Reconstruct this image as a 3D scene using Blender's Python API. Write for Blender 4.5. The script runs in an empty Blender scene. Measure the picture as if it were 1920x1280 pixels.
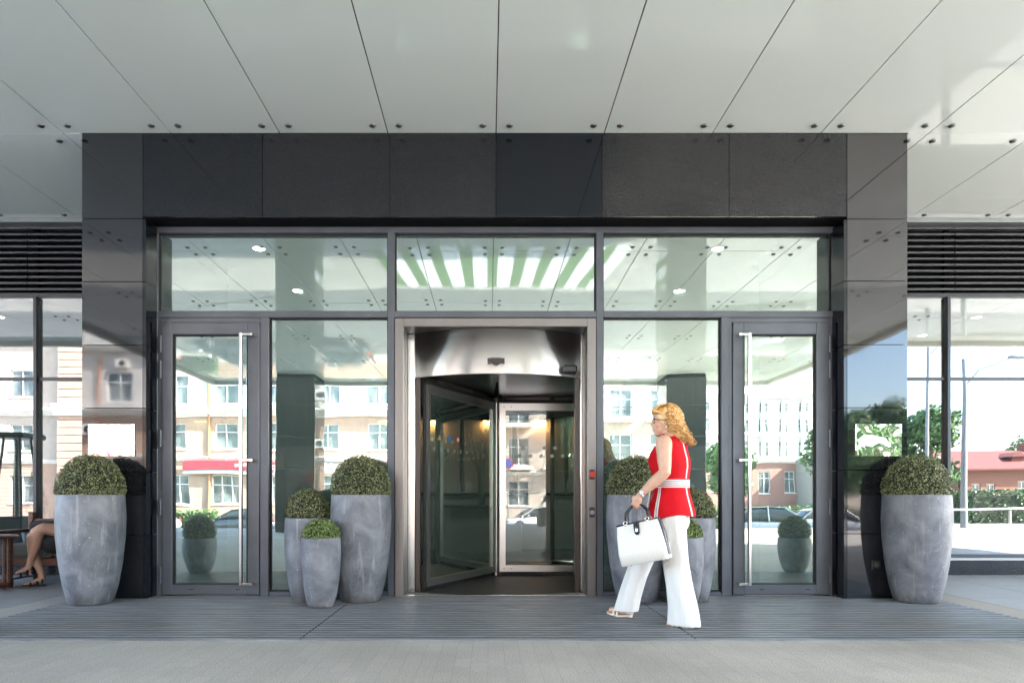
import bpy, bmesh, math, random
from math import sin, cos, pi, radians, sqrt, atan2
from mathutils import Vector, Matrix
random.seed(7)
S = bpy.context.scene
COL = S.collection
# ------------------------------------------------------------------ camera, sky, sun
cam_d = bpy.data.cameras.new('camera'); cam = bpy.data.objects.new('camera', cam_d); COL.objects.link(cam)
cam.location = (0, 0, 0.98); cam.rotation_euler = (radians(90), 0, 0)
cam_d.sensor_width = 36; cam_d.lens = 22.5; cam_d.shift_x = 45/1920; cam_d.shift_y = 292/1920
cam_d.clip_start = 0.05; cam_d.clip_end = 2000
S.camera = cam
SUN_EL, SUN_AZ = radians(37), radians(-68)          # azimuth from +y towards +x
w = bpy.data.worlds.new('World'); S.world = w; w.use_nodes = True
nt = w.node_tree; bg = nt.nodes['Background']
sky = nt.nodes.new('ShaderNodeTexSky'); sky.sky_type = 'NISHITA'; sky.sun_disc = False
sky.sun_elevation = SUN_EL; sky.sun_rotation = -SUN_AZ; sky.air_density = 1.0; sky.dust_density = 1.5; sky.ozone_density = 1.0
nt.links.new(sky.outputs[0], bg.inputs[0]); bg.inputs[1].default_value = 0.15
sd = bpy.data.lights.new('sun', 'SUN'); sd.energy = 4.6; sd.angle = radians(0.5); sd.color = (1, 0.95, 0.88)
so = bpy.data.objects.new('sun', sd); COL.objects.link(so)
sdir = Vector((-sin(SUN_AZ)*cos(SUN_EL), cos(SUN_AZ)*cos(SUN_EL), sin(SUN_EL)))
so.rotation_euler = sdir.to_track_quat('Z', 'Y').to_euler()
S.view_settings.view_transform = 'Standard'; S.view_settings.look = 'None'
S.view_settings.exposure = 3.72; S.view_settings.gamma = 1.0
S.cycles.max_bounces = 10; S.cycles.transparent_max_bounces = 24; S.cycles.glossy_bounces = 6
S.cycles.caustics_reflective = False; S.cycles.caustics_refractive = False

# ------------------------------------------------------------------ helpers
def PX(px, py, D): return ((px-915)/1200*D, 0.98+(932-py)/1200*D)
def X_(px, D): return (px-915)/1200*D
def Z_(py, D): return 0.98+(932-py)/1200*D

class MB:
    def __init__(s): s.v = []; s.f = []; s.m = []; s.sm = []
    def add(s, vs, fs, m=0, smooth=False):
        o = len(s.v); s.v += [tuple(v) for v in vs]
        for f in fs: s.f.append(tuple(i+o for i in f)); s.m.append(m); s.sm.append(smooth)
    def box(s, x0, x1, y0, y1, z0, z1, m=0):
        if x0 > x1: x0, x1 = x1, x0
        if y0 > y1: y0, y1 = y1, y0
        if z0 > z1: z0, z1 = z1, z0
        s.add([(x0,y0,z0),(x1,y0,z0),(x1,y1,z0),(x0,y1,z0),(x0,y0,z1),(x1,y0,z1),(x1,y1,z1),(x0,y1,z1)],
              [(0,3,2,1),(4,5,6,7),(0,1,5,4),(1,2,6,5),(2,3,7,6),(3,0,4,7)], m); return s
    def bbox(s, x0, x1, y0, y1, z0, z1, b=0.006, m=0):      # bevelled box
        if x0 > x1: x0, x1 = x1, x0
        if y0 > y1: y0, y1 = y1, y0
        if z0 > z1: z0, z1 = z1, z0
        b = min(b, (x1-x0)/2.1, (y1-y0)/2.1, (z1-z0)/2.1)
        def ring(z, i):
            a0, a1, c0, c1 = x0+i, x1-i, y0+i, y1-i
            return [(a0+b,c0,z),(a1-b,c0,z),(a1,c0+b,z),(a1,c1-b,z),(a1-b,c1,z),(a0+b,c1,z),(a0,c1-b,z),(a0,c0+b,z)]
        vs = []
        for z, i in ((z0, b*.7), (z0+b, 0), (z1-b, 0), (z1, b*.7)): vs += ring(z, i)
        fs = [tuple(range(7, -1, -1)), tuple(range(24, 32))]
        for r in range(3):
            for k in range(8): fs.append((r*8+k, r*8+(k+1)%8, r*8+8+(k+1)%8, r*8+8+k))
        s.add(vs, fs, m); return s
    def tube(s, pts, rad, n=10, m=0, cap=True, smooth=True):
        pts = [Vector(p) for p in pts]
        if not hasattr(rad, '__len__'): rad = [rad]*len(pts)
        vs = []; up = None
        for i, p in enumerate(pts):
            t = (pts[min(i+1, len(pts)-1)]-pts[max(i-1, 0)])
            if t.length < 1e-9: t = Vector((0,0,1))
            t.normalize()
            if up is None:
                up = Vector((0,0,1)) if abs(t.z) < .9 else Vector((1,0,0))
            a = t.cross(up)
            if a.length < 1e-4: a = t.cross(Vector((0.3,1,0.2)))
            a.normalize(); b = a.cross(t).normalized(); up = b
            for k in range(n):
                q = 2*pi*k/n; vs.append(p+(a*cos(q)+b*sin(q))*rad[i])
        fs = []
        for i in range(len(pts)-1):
            for k in range(n): fs.append((i*n+k, i*n+n+k, i*n+n+(k+1)%n, i*n+(k+1)%n))
        s.add(vs, fs, m, smooth)
        if cap:
            L = len(pts)-1
            s.add(vs[:n], [tuple(range(n))], m); s.add(vs[L*n:], [tuple(range(n-1,-1,-1))], m)
        return s
    def lathe(s, prof, c=(0,0,0), n=32, m=0, smooth=True, a0=0, a1=2*pi):
        full = abs(a1-a0-2*pi) < 1e-6; nn = n if full else n+1
        vs = []
        for r, z in prof:
            for k in range(nn):
                q = a0+(a1-a0)*k/n; vs.append((c[0]+r*cos(q), c[1]+r*sin(q), c[2]+z))
        fs = []
        for i in range(len(prof)-1):
            for k in range(n):
                k2 = (k+1) % nn if full else k+1
                fs.append((i*nn+k, i*nn+k2, (i+1)*nn+k2, (i+1)*nn+k))
        s.add(vs, fs, m, smooth); return s
    def ell(s, c, r, n=20, k=12, m=0, R=None):
        vs = []; fs = []
        for i in range(k+1):
            t = pi*i/k
            for j in range(n):
                q = 2*pi*j/n; v = Vector((r[0]*sin(t)*cos(q), r[1]*sin(t)*sin(q), r[2]*cos(t)))
                if R: v = R @ v
                vs.append(v+Vector(c))
        for i in range(k):
            for j in range(n): fs.append((i*n+j, i*n+n+j, i*n+n+(j+1)%n, i*n+(j+1)%n))
        s.add(vs, fs, m, True); return s
    def loft(s, rings, m=0, cap=True, smooth=True, close=True):
        n = len(rings[0]); vs = [p for r in rings for p in r]; fs = []
        for i in range(len(rings)-1):
            for k in range(n if close else n-1): fs.append((i*n+k, i*n+(k+1)%n, (i+1)*n+(k+1)%n, (i+1)*n+k))
        s.add(vs, fs, m, smooth)
        if cap:
            s.add(rings[0], [tuple(range(n-1,-1,-1))], m); s.add(rings[-1], [tuple(range(n))], m)
        return s
    def prism(s, poly, axis, a, b, m=0):      # poly in the other two axes, extruded along axis
        def P(u, v, t): return {'x':(t,u,v), 'y':(u,t,v), 'z':(u,v,t)}[axis]
        n = len(poly); vs = [P(u,v,a) for u,v in poly]+[P(u,v,b) for u,v in poly]
        fs = [tuple(range(n-1,-1,-1)), tuple(range(n,2*n))]+[(k,(k+1)%n,n+(k+1)%n,n+k) for k in range(n)]
        s.add(vs, fs, m); return s
    def build(s, name, mats, parent=None, merge=False):
        off = Vector((0,0,0))
        q = parent
        while q is not None: off += q.location; q = q.parent
        me = bpy.data.meshes.new(name)
        me.from_pydata([(v[0]-off.x, v[1]-off.y, v[2]-off.z) for v in s.v], [], s.f)
        if not isinstance(mats, (list, tuple)): mats = [mats]
        for mt in mats: me.materials.append(mt)
        me.polygons.foreach_set('material_index', s.m); me.polygons.foreach_set('use_smooth', s.sm)
        bm = bmesh.new(); bm.from_mesh(me)
        if merge: bmesh.ops.remove_doubles(bm, verts=bm.verts, dist=1e-5)
        if not getattr(s, 'nonormals', False): bmesh.ops.recalc_face_normals(bm, faces=bm.faces)
        bm.to_mesh(me); bm.free(); me.update()
        o = bpy.data.objects.new(name, me); COL.objects.link(o)
        if parent: o.parent = parent
        return o

def tag(o, label=None, cat=None, group=None, kind=None):
    if label: o['label'] = label
    if cat: o['category'] = cat
    if group: o['group'] = group
    if kind: o['kind'] = kind
    return o
def thing(name, label, cat, loc=(0,0,0), group=None):
    o = bpy.data.objects.new(name, None); COL.objects.link(o); o.location = loc; o.empty_display_size = .2
    return tag(o, label, cat, group)
def copy_tree(o, parent=None):
    c = o.copy(); COL.objects.link(c)
    if parent: c.parent = parent
    for ch in [x for x in COL.objects if x.parent == o]: copy_tree(ch, c)
    return c
def remesh(o, vox, smooth=4):
    md = o.modifiers.new('r', 'REMESH'); md.mode = 'VOXEL'; md.voxel_size = vox; md.use_smooth_shade = True
    if smooth:
        sm = o.modifiers.new('s', 'SMOOTH'); sm.iterations = smooth; sm.factor = .5
    dg = bpy.context.evaluated_depsgraph_get(); dg.update()
    me = bpy.data.meshes.new_from_object(o.evaluated_get(dg))
    mats = list(o.data.materials); o.modifiers.clear(); o.data = me
    me.materials.clear()
    for mt in mats: me.materials.append(mt)
    for p in me.polygons: p.use_smooth = True; p.material_index = 0
    return o

# ------------------------------------------------------------------ materials
def mat(name, base=(.5,.5,.5), rough=.5, metal=0, **kw):
    m = bpy.data.materials.new(name); m.use_nodes = True; b = m.node_tree.nodes['Principled BSDF']
    b.inputs['Base Color'].default_value = (*base, 1); b.inputs['Roughness'].default_value = rough
    b.inputs['Metallic'].default_value = metal
    for k, v in kw.items():
        b.inputs[k.replace('_', ' ')].default_value = v
    return m
def N(m, t, **kw):
    n = m.node_tree.nodes.new(t)
    for k, v in kw.items():
        if k in n.inputs: n.inputs[k].default_value = v
        else: setattr(n, k, v)
    return n
def L(m, a, b): m.node_tree.links.new(a, b)
def bsdf(m): return m.node_tree.nodes['Principled BSDF']
def noise_mix(m, c1, c2, scale, detail=4, lo=.35, hi=.65, coord='Object', stretch=None, target='Base Color', rough=.5):
    tc = N(m, 'ShaderNodeTexCoord'); src = tc.outputs[coord]
    if stretch:
        mp = N(m, 'ShaderNodeMapping'); mp.inputs['Scale'].default_value = stretch; L(m, src, mp.inputs[0]); src = mp.outputs[0]
    no = N(m, 'ShaderNodeTexNoise'); no.inputs['Scale'].default_value = scale; no.inputs['Detail'].default_value = detail
    no.inputs['Roughness'].default_value = rough
    L(m, src, no.inputs['Vector'])
    cr = N(m, 'ShaderNodeValToRGB'); cr.color_ramp.elements[0].position = lo; cr.color_ramp.elements[1].position = hi
    cr.color_ramp.elements[0].color = (*c1, 1); cr.color_ramp.elements[1].color = (*c2, 1)
    L(m, no.outputs[0], cr.inputs[0])
    if target: L(m, cr.outputs[0], bsdf(m).inputs[target])
    return no, cr, src
def bump(m, src, strength=.2, dist=.01, node=None):
    b = N(m, 'ShaderNodeBump'); b.inputs['Strength'].default_value = strength; b.inputs['Distance'].default_value = dist
    L(m, src, b.inputs['Height']); L(m, b.outputs[0], (node or bsdf(m)).inputs['Normal']); return b
def mixc(m, fac, a, b, blend='MIX'):
    x = N(m, 'ShaderNodeMix'); x.data_type = 'RGBA'; x.blend_type = blend
    if hasattr(fac, 'links'): L(m, fac, x.inputs[0])
    else: x.inputs[0].default_value = fac
    for i, c in ((6, a), (7, b)):
        if hasattr(c, 'links'): L(m, c, x.inputs[i])
        else: x.inputs[i].default_value = (*c, 1)
    return x.outputs[2]

def granite(name, c, rough=.07, seed=0, ior=1.5):
    m = mat(name, c, rough); m.node_tree.nodes['Principled BSDF'].inputs['IOR'].default_value = ior
    no, cr, src = noise_mix(m, tuple(x*.55 for x in c), tuple(min(1, x*2.3) for x in c), 75, 4, .42, .68, rough=.8)
    n2 = N(m, 'ShaderNodeTexNoise'); n2.inputs['Scale'].default_value = 1.3+seed; n2.inputs['Detail'].default_value = 5
    L(m, src, n2.inputs['Vector'])
    mr = N(m, 'ShaderNodeMapRange'); mr.inputs[3].default_value = rough*.5; mr.inputs[4].default_value = rough*1.9
    mr.inputs[1].default_value = .3; mr.inputs[2].default_value = .7
    L(m, n2.outputs[0], mr.inputs[0]); L(m, mr.outputs[0], bsdf(m).inputs['Roughness'])
    n3 = N(m, 'ShaderNodeTexNoise'); n3.inputs['Scale'].default_value = .9; L(m, src, n3.inputs['Vector'])
    bump(m, n3.outputs[0], .25, .014)
    return m
G1 = granite('granite_a', (.010,.012,.015)); G2 = granite('granite_b', (.015,.017,.019), .12, .7); G3 = granite('granite_c', (.005,.007,.011), .04, 1.6)
GP = granite('granite_pier', (.010,.011,.013), .03, 2.2, 1.75)
DARK = mat('joint_and_shade_dark', (.006,.006,.007), .8, Specular_IOR_Level=.1)  # real joints, and the shade painted in under the lintel
FRAME = mat('anthracite_frame', (.105,.118,.14), .38, .25)
noise_mix(FRAME, (.095,.107,.128), (.115,.129,.152), 3, 3)
FRAME2 = mat('window_frame_dark', (.05,.055,.065), .35, .3)
BLADE = mat('louvre_paint', (.085,.09,.1), .35, .4)
STEEL = mat('brushed_steel', (.76,.74,.72), .30, 1.0, Anisotropic=1.0)
tg = N(STEEL, 'ShaderNodeTangent'); tg.direction_type = 'RADIAL'; tg.axis = 'Z'; L(STEEL, tg.outputs[0], bsdf(STEEL).inputs['Tangent'])
bsdf(STEEL).inputs['Anisotropic Rotation'].default_value = .25
STEEL2 = mat('taupe_steel', (.26,.245,.235), .36, .9)
noise_mix(STEEL2, (.21,.203,.20), (.22,.212,.208), 30, 4, stretch=(1, 1, .02))
CHROME = mat('polished_steel', (.70,.69,.67), .16, 1)
ALU = mat('wing_aluminium', (.60,.60,.59), .28, .9)
DARKSTEEL = mat('drum_ceiling_steel', (.20,.19,.185), .2, .95)
BLACK = mat('black_plastic', (.015,.015,.016), .35)
RUBBER = mat('rubber', (.02,.02,.02), .8)
def glass(name, tint, refl, rcol=(.93,1,.95), wav=.02, wscale=.9, veil=.0):
    m = bpy.data.materials.new(name); m.use_nodes = True; t = m.node_tree; t.nodes.clear()
    out = t.nodes.new('ShaderNodeOutputMaterial'); mx = t.nodes.new('ShaderNodeMixShader')
    tr = t.nodes.new('ShaderNodeBsdfTransparent'); tr.inputs[0].default_value = (*tint, 1)
    gl = t.nodes.new('ShaderNodeBsdfGlossy'); gl.inputs[0].default_value = (*rcol, 1); gl.inputs['Roughness'].default_value = 0.0
    ge = t.nodes.new('ShaderNodeNewGeometry'); dt = t.nodes.new('ShaderNodeVectorMath'); dt.operation = 'DOT_PRODUCT'
    t.links.new(ge.outputs['Normal'], dt.inputs[0]); t.links.new(ge.outputs['Incoming'], dt.inputs[1])
    ab = t.nodes.new('ShaderNodeMath'); ab.operation = 'ABSOLUTE'; t.links.new(dt.outputs['Value'], ab.inputs[0])
    om = t.nodes.new('ShaderNodeMath'); om.operation = 'SUBTRACT'; om.inputs[0].default_value = 1; t.links.new(ab.outputs[0], om.inputs[1])
    lw = t.nodes.new('ShaderNodeMath'); lw.operation = 'POWER'; lw.inputs[1].default_value = 5; t.links.new(om.outputs[0], lw.inputs[0])
    mr = t.nodes.new('ShaderNodeMapRange'); mr.inputs[1].default_value = 0; mr.inputs[2].default_value = 1
    mr.inputs[3].default_value = refl; mr.inputs[4].default_value = 1
    t.links.new(lw.outputs[0], mr.inputs[0]); t.links.new(mr.outputs[0], mx.inputs[0])
    t.links.new(tr.outputs[0], mx.inputs[1]); t.links.new(gl.outputs[0], mx.inputs[2])
    df = t.nodes.new('ShaderNodeBsdfDiffuse'); df.inputs[0].default_value = (.50,.66,.63,1); m2 = t.nodes.new('ShaderNodeMixShader'); m2.inputs[0].default_value = veil
    t.links.new(mx.outputs[0], m2.inputs[1]); t.links.new(df.outputs[0], m2.inputs[2]); t.links.new(m2.outputs[0], out.inputs[0])
    if wav:
        tc = t.nodes.new('ShaderNodeTexCoord'); no = t.nodes.new('ShaderNodeTexNoise'); no.inputs['Scale'].default_value = wscale
        no.inputs['Detail'].default_value = 1.5
        bp = t.nodes.new('ShaderNodeBump'); bp.inputs['Strength'].default_value = 1; bp.inputs['Distance'].default_value = wav
        t.links.new(tc.outputs['Object'], no.inputs['Vector']); t.links.new(no.outputs[0], bp.inputs['Height']); t.links.new(bp.outputs[0], gl.inputs['Normal'])
    return m
GLASS = glass('coated_glass', (.55,.70,.64), .40, (.95,1,.96), .0022, 1.0, .065)
GLASSD = glass('door_glass', (.50,.68,.60), .34, (.95,1,.96), .0012, 1.3, .075)
GLASSW = glass('window_glass', (.30,.36,.36), .31, (.97,1,1), .002, .7, .03)
GLASSR = glass('clear_glass', (.86,.91,.88), .10, (1,1,1), .0008, 1.0, .03)
GLASSC = glass('curved_glass', (.76,.85,.81), .08, (.9,1,.95), 0)
# ceiling: back-painted glass
CEIL = mat('ceiling_glass', (.80,.83,.79), .03); bsdf(CEIL).inputs['IOR'].default_value = 1.66
noise_mix(CEIL, (.79,.85,.81), (.81,.87,.83), .6, 2)
FASCIA = mat('canopy_fascia', (.55,.55,.5), .5)
# pot concrete
def pot_mat():
    m = mat('zinc_grey_concrete', (.2,.21,.24), .55)
    tc = N(m, 'ShaderNodeTexCoord')
    oi = N(m, 'ShaderNodeObjectInfo'); ad = N(m, 'ShaderNodeVectorMath'); ad.operation = 'ADD'
    sc = N(m, 'ShaderNodeMath'); sc.operation = 'MULTIPLY'; sc.inputs[1].default_value = 17
    L(m, oi.outputs['Random'], sc.inputs[0]); L(m, tc.outputs['Object'], ad.inputs[0]); L(m, sc.outputs[0], ad.inputs[1])
    n1 = N(m, 'ShaderNodeTexNoise'); n1.inputs['Scale'].default_value = 4.2; n1.inputs['Detail'].default_value = 7; n1.inputs['Roughness'].default_value = .62
    n1.inputs['Distortion'].default_value = .6
    L(m, ad.outputs[0], n1.inputs['Vector'])
    cr = N(m, 'ShaderNodeValToRGB'); e = cr.color_ramp.elements; e[0].position = .30; e[0].color = (.085,.09,.11,1); e[1].position = .72; e[1].color = (.26,.27,.30,1)
    L(m, n1.outputs[0], cr.inputs[0])
    mp = N(m, 'ShaderNodeMapping'); mp.inputs['Scale'].default_value = (1,1,.12); L(m, ad.outputs[0], mp.inputs[0])
    n2 = N(m, 'ShaderNodeTexNoise'); n2.inputs['Scale'].default_value = 22; n2.inputs['Detail'].default_value = 4; L(m, mp.outputs[0], n2.inputs['Vector'])
    r2 = N(m, 'ShaderNodeMapRange'); r2.inputs[1].default_value = .56; r2.inputs[2].default_value = .74; r2.inputs[4].default_value = .45; L(m, n2.outputs[0], r2.inputs[0])
    c2 = mixc(m, r2.outputs[0], cr.outputs[0], (.42,.43,.45))
    n3 = N(m, 'ShaderNodeTexNoise'); n3.inputs['Scale'].default_value = 38; n3.inputs['Detail'].default_value = 3; L(m, ad.outputs[0], n3.inputs['Vector'])
    r3 = N(m, 'ShaderNodeMapRange'); r3.inputs[1].default_value = .69; r3.inputs[2].default_value = .74; r3.inputs[4].default_value = .8; L(m, n3.outputs[0], r3.inputs[0])
    c3 = mixc(m, r3.outputs[0], c2, (.5,.5,.5))
    sx = N(m, 'ShaderNodeSeparateXYZ'); L(m, tc.outputs['Object'], sx.inputs[0])
    hz = N(m, 'ShaderNodeMapRange'); hz.inputs[1].default_value = 0; hz.inputs[2].default_value = .16; hz.inputs[3].default_value = .75; hz.inputs[4].default_value = 0; L(m, sx.outputs['Z'], hz.inputs[0])
    n4 = N(m, 'ShaderNodeTexNoise'); n4.inputs['Scale'].default_value = 16; n4.inputs['Detail'].default_value = 6; L(m, ad.outputs[0], n4.inputs['Vector'])
    r4 = N(m, 'ShaderNodeMapRange'); r4.inputs[1].default_value = .42; r4.inputs[2].default_value = .62; L(m, n4.outputs[0], r4.inputs[0])
    mm = N(m, 'ShaderNodeMath'); mm.operation = 'MULTIPLY'; L(m, hz.outputs[0], mm.inputs[0]); L(m, r4.outputs[0], mm.inputs[1])
    c3 = mixc(m, mm.outputs[0], c3, (.11,.095,.075))
    L(m, c3, bsdf(m).inputs['Base Color']); bump(m, n1.outputs[0], .3, .006)
    return m
POT = pot_mat()
SOIL = mat('soil', (.03,.022,.015), .9)
def leaf_mat(name, dark, mid, light):
    m = mat(name, mid, .5); g = N(m, 'ShaderNodeNewGeometry')
    cr = N(m, 'ShaderNodeValToRGB'); e = cr.color_ramp.elements
    e[0].position = 0; e[0].color = (*dark, 1); e[1].position = 1; e[1].color = (*light, 1)
    x = e.new(.5); x.color = (*mid, 1)
    L(m, g.outputs['Random Per Island'], cr.inputs[0]); L(m, cr.outputs[0], bsdf(m).inputs['Base Color'])
    return m
BOX_LEAF = leaf_mat('box_leaf', (.04,.055,.02), (.11,.13,.05), (.36,.36,.19))
BOX_LEAF2 = leaf_mat('box_leaf_fresh', (.05,.09,.02), (.13,.20,.045), (.32,.40,.15))
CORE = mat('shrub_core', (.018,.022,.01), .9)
TREE_LEAF = leaf_mat('tree_leaf', (.03,.08,.02), (.06,.14,.035), (.11,.21,.06))
DARK_LEAF = leaf_mat('conifer_leaf', (.01,.025,.01), (.02,.05,.02), (.04,.08,.03))
BARK = mat('bark', (.09,.065,.045), .9)
# ground
def paving():
    m = mat('granite_setts', (.34,.33,.31), .75)
    tc = N(m, 'ShaderNodeTexCoord')
    br = N(m, 'ShaderNodeTexBrick'); br.offset = .5
    br.inputs['Scale'].default_value = 1; br.inputs['Brick Width'].default_value = .2; br.inputs['Row Height'].default_value = .1
    br.inputs['Mortar Size'].default_value = .0022; br.inputs['Mortar Smooth'].default_value = .6; br.inputs['Bias'].default_value = 0
    br.inputs['Color1'].default_value = (.385,.36,.325,1); br.inputs['Color2'].default_value = (.357,.333,.30,1); br.inputs['Mortar'].default_value = (.29,.27,.24,1)
    mp = N(m, 'ShaderNodeMapping'); mp.inputs['Rotation'].default_value = (0,0,radians(90)); L(m, tc.outputs['Object'], mp.inputs[0]); L(m, mp.outputs[0], br.inputs['Vector'])
    n = N(m, 'ShaderNodeTexNoise'); n.inputs['Scale'].default_value = 120; n.inputs['Detail'].default_value = 3; L(m, tc.outputs['Object'], n.inputs['Vector'])
    r = N(m, 'ShaderNodeMapRange'); r.inputs[1].default_value = .3; r.inputs[2].default_value = .7; r.inputs[3].default_value = .66; r.inputs[4].default_value = 1.3; L(m, n.outputs[0], r.inputs[0])
    n2 = N(m, 'ShaderNodeTexNoise'); n2.inputs['Scale'].default_value = .8; n2.inputs['Detail'].default_value = 5; L(m, tc.outputs['Object'], n2.inputs['Vector'])
    r2 = N(m, 'ShaderNodeMapRange'); r2.inputs[1].default_value = .3; r2.inputs[2].default_value = .7; r2.inputs[3].default_value = .80; r2.inputs[4].default_value = 1.12; L(m, n2.outputs[0], r2.inputs[0])
    mu = N(m, 'ShaderNodeMath'); mu.operation = 'MULTIPLY'; L(m, r.outputs[0], mu.inputs[0]); L(m, r2.outputs[0], mu.inputs[1])
    hs = N(m, 'ShaderNodeVectorMath'); hs.operation = 'SCALE'; L(m, br.outputs['Color'], hs.inputs[0]); L(m, mu.outputs[0], hs.inputs['Scale'])
    L(m, hs.outputs[0], bsdf(m).inputs['Base Color'])
    bump(m, r.outputs[0], .25, .003)
    return m
PAVE = paving()
ASPH = mat('asphalt', (.10,.10,.10), .85); noise_mix(ASPH, (.085,.085,.088), (.125,.125,.125), 60, 4)
SLAB = mat('smooth_granite_slab', (.27,.275,.28), .5); noise_mix(SLAB, (.24,.245,.25), (.30,.305,.31), 90, 3)
BORDER = mat('light_granite_border', (.34,.32,.29), .8); noise_mix(BORDER, (.27,.255,.235), (.38,.36,.33), 150, 3)
WHITEPAINT = mat('white_marking', (.8,.8,.78), .6)
GRASS = mat('grass_ground', (.09,.16,.05), .9); noise_mix(GRASS, (.05,.12,.025), (.09,.19,.05), 12, 4)
# mat
MATB = mat('mat_strip', (.085,.09,.10), .7, .0); noise_mix(MATB, (.018,.02,.025), (.05,.054,.06), 6, 6, .3, .75, stretch=(.5, 14, 1), rough=.7)
MATA = mat('mat_aluminium', (.20,.21,.225), .45, .3); noise_mix(MATA, (.10,.105,.115), (.30,.31,.325), 4, 6, .3, .7, stretch=(.45,16,1), rough=.7)

# ------------------------------------------------------------------ ground and street (setting)
b = MB()
xs = [-250,-60,-30,-14,-8,-4,0,4,8,14,30,60,250]
def gz(y):
    if y > -7.5: return 0.0
    if y > -15: return -1.1*((-7.5-y)/7.5)**1.0
    return -1.1
ys = [250,60,17,8,0,-7.5,-9,-11,-13,-15,-30,-60,-120,-400]
vs = [(x, y, gz(y)-(0.0 if y > -7.6 else 0)) for y in ys for x in xs]
n = len(xs); fs = [(j*n+i, j*n+i+1, (j+1)*n+i+1, (j+1)*n+i) for j in range(len(ys)-1) for i in range(n-1)]
b.add(vs, fs); tag(b.build('ground', PAVE), kind='structure')
b = MB(); b.box(-250,250,-27,-15.2,-1.2,-1.096); tag(b.build('road', ASPH), kind='structure')
b = MB(); b.box(-250,250,-27.15,-27,-1.2,-.97); b.box(-250,250,-29.9,-27.15,-1.2,-.975); tag(b.build('pavement', PAVE), kind='structure')
# grassed lane of white paving bars and green strips
b = MB(); g = MB()
for k in range(-4, 5):
    xc = 0.16+.95*k
    for (o, x0, x1) in ((b, xc+.21, xc+.74), (g, xc-.21, xc+.21)):
        o.add([(x0,-7.55,gz(-7.55)+.004),(x1,-7.55,gz(-7.55)+.004),(x1,-14.6,gz(-14.6)+.004),(x0,-14.6,gz(-14.6)+.004)], [(0,3,2,1)])
tag(b.build('white_paving_bars', WHITEPAINT), kind='structure'); tag(g.build('grass', GRASS), 'green grass strips between white paving bars', 'grass', kind='stuff')
# floor slabs at the side of the mat
b = MB(); b.box(4.30,4.62,4.1,8.04,-.02,.004); b.box(-4.26,-3.945,4.1,8.04,-.02,.004)
tag(b.build('border_strip', BORDER), kind='structure')
b = MB()
for k in range(6):
    for j in range(4):
        b.box(4.625+k*.9, 4.62+.895+k*.9, 4.3+j*.94, 4.3+j*.94+.935, -.02, .005)
        b.box(-4.265-k*.9, -4.26-.895-k*.9, 4.3+j*.94, 4.3+j*.94+.935, -.02, .005)
tag(b.build('side_floor', SLAB), kind='structure')

# ------------------------------------------------------------------ hotel front: granite portal
DF, DG, DW = 6.15, 6.357, 8.07
CZ = 4.475
xL0, xL1, xR0, xR1 = X_(157,DF), X_(268,DF), X_(1588,DF), X_(1698,DF)
ZH = Z_(406, DF)
port = thing('granite_portal', 'polished black granite surround framing the glazed hotel entrance', 'portal', (0.07, DF, 0))
g = .0035
jx = [X_(p, DF) for p in (268,492,731,930,1129,1367,1588)]
b = MB(); ms = [0,1,1,2,1,0]
for i in range(6): b.box(jx[i]+g, jx[i+1]-g, DF, DF+.03, ZH, CZ, ms[i])
b.box(jx[0]+g, jx[-1]-g, DF+.03, DF+.5, ZH, CZ, 3)
b.box(jx[0]+g, jx[-1]-g, DF+.031, DF+.20, ZH-.006, ZH-.001, 3)  # black sheet painting the shadow band under the lintel
b.build('lintel', [G1,G2,G3,DARK], port)
def pier(x0, x1, pys, ms, inner):
    b = MB(); zs = [0]+sorted(Z_(p, DF) for p in pys)+[CZ]
    for i in range(len(zs)-1):
        b.box(x0+g, x1-g, DF, DF+.03, zs[i]+g, zs[i+1]-g, ms[i % len(ms)])
        xi = x1 if inner > 0 else x0
        if zs[i+1] < ZH+.3 and i < len(zs)-2:
            z1 = zs[i+1]-g
            if inner > 0: b.box(x1-.003, x1+.027, DF+.004, DW, zs[i]+g, z1, 1)
            else: b.box(x0-.027, x0+.003, DF+.004, DW, zs[i]+g, z1, 1)
    b.box(x0+.01, x1-.01, DF+.03, DW+.1, 0, CZ, 2)
    xo = x0 if inner > 0 else x1
    for i in range(len(zs)-1): b.box(xo-.02*inner, xo+.004*inner, DF+.006, DW, zs[i]+g, zs[i+1]-g, 0)
    return b
pier(xL0, xL1, (410,528,647,765,884,1003), [0], 1).build('pier', [GP,G3,DARK], port)
pier(xR0, xR1, (411,527,646,764,881,1000), [0], -1).build('pier', [GP,G3,DARK], port)
# mirror plaques
PLQ = mat('mirror_steel', (.88,.87,.84), .03, 1)
no = N(PLQ, 'ShaderNodeTexNoise'); no.inputs['Scale'].default_value = 4.5; no.inputs['Detail'].default_value = 1; tc = N(PLQ, 'ShaderNodeTexCoord'); L(PLQ, tc.outputs['Object'], no.inputs['Vector']); bump(PLQ, no.outputs[0], 1, .02)
for (a, c, side) in ((167,253,'left'), (1603,1689,'right')):
    t = thing('wall_plaque', 'polished mirror plaque on the %s granite pier, reflecting %s' % (side, 'pale buildings' if side == 'left' else 'green trees'), 'plaque', (X_((a+c)/2, DF), DF, Z_(825, DF)))
    b = MB(); b.bbox(X_(a,DF), X_(c,DF), DF-.016, DF-.006, Z_(855,DF), Z_(795,DF), .002); b.build('plate', PLQ, t)
    for px in (a+4, c-4):
        for py in (799, 851): b = MB(); b.tube([(X_(px,DF),DF-.019,Z_(py,DF)),(X_(px,DF),DF,Z_(py,DF))], .005, 8); b.build('fixing', CHROME, t)
t = thing('wall_socket', 'small black power socket low on the right granite pier', 'socket', (X_(1642,DF), DF, Z_(1058,DF)))
cx, cz = PX(1642,1058,DF)
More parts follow.
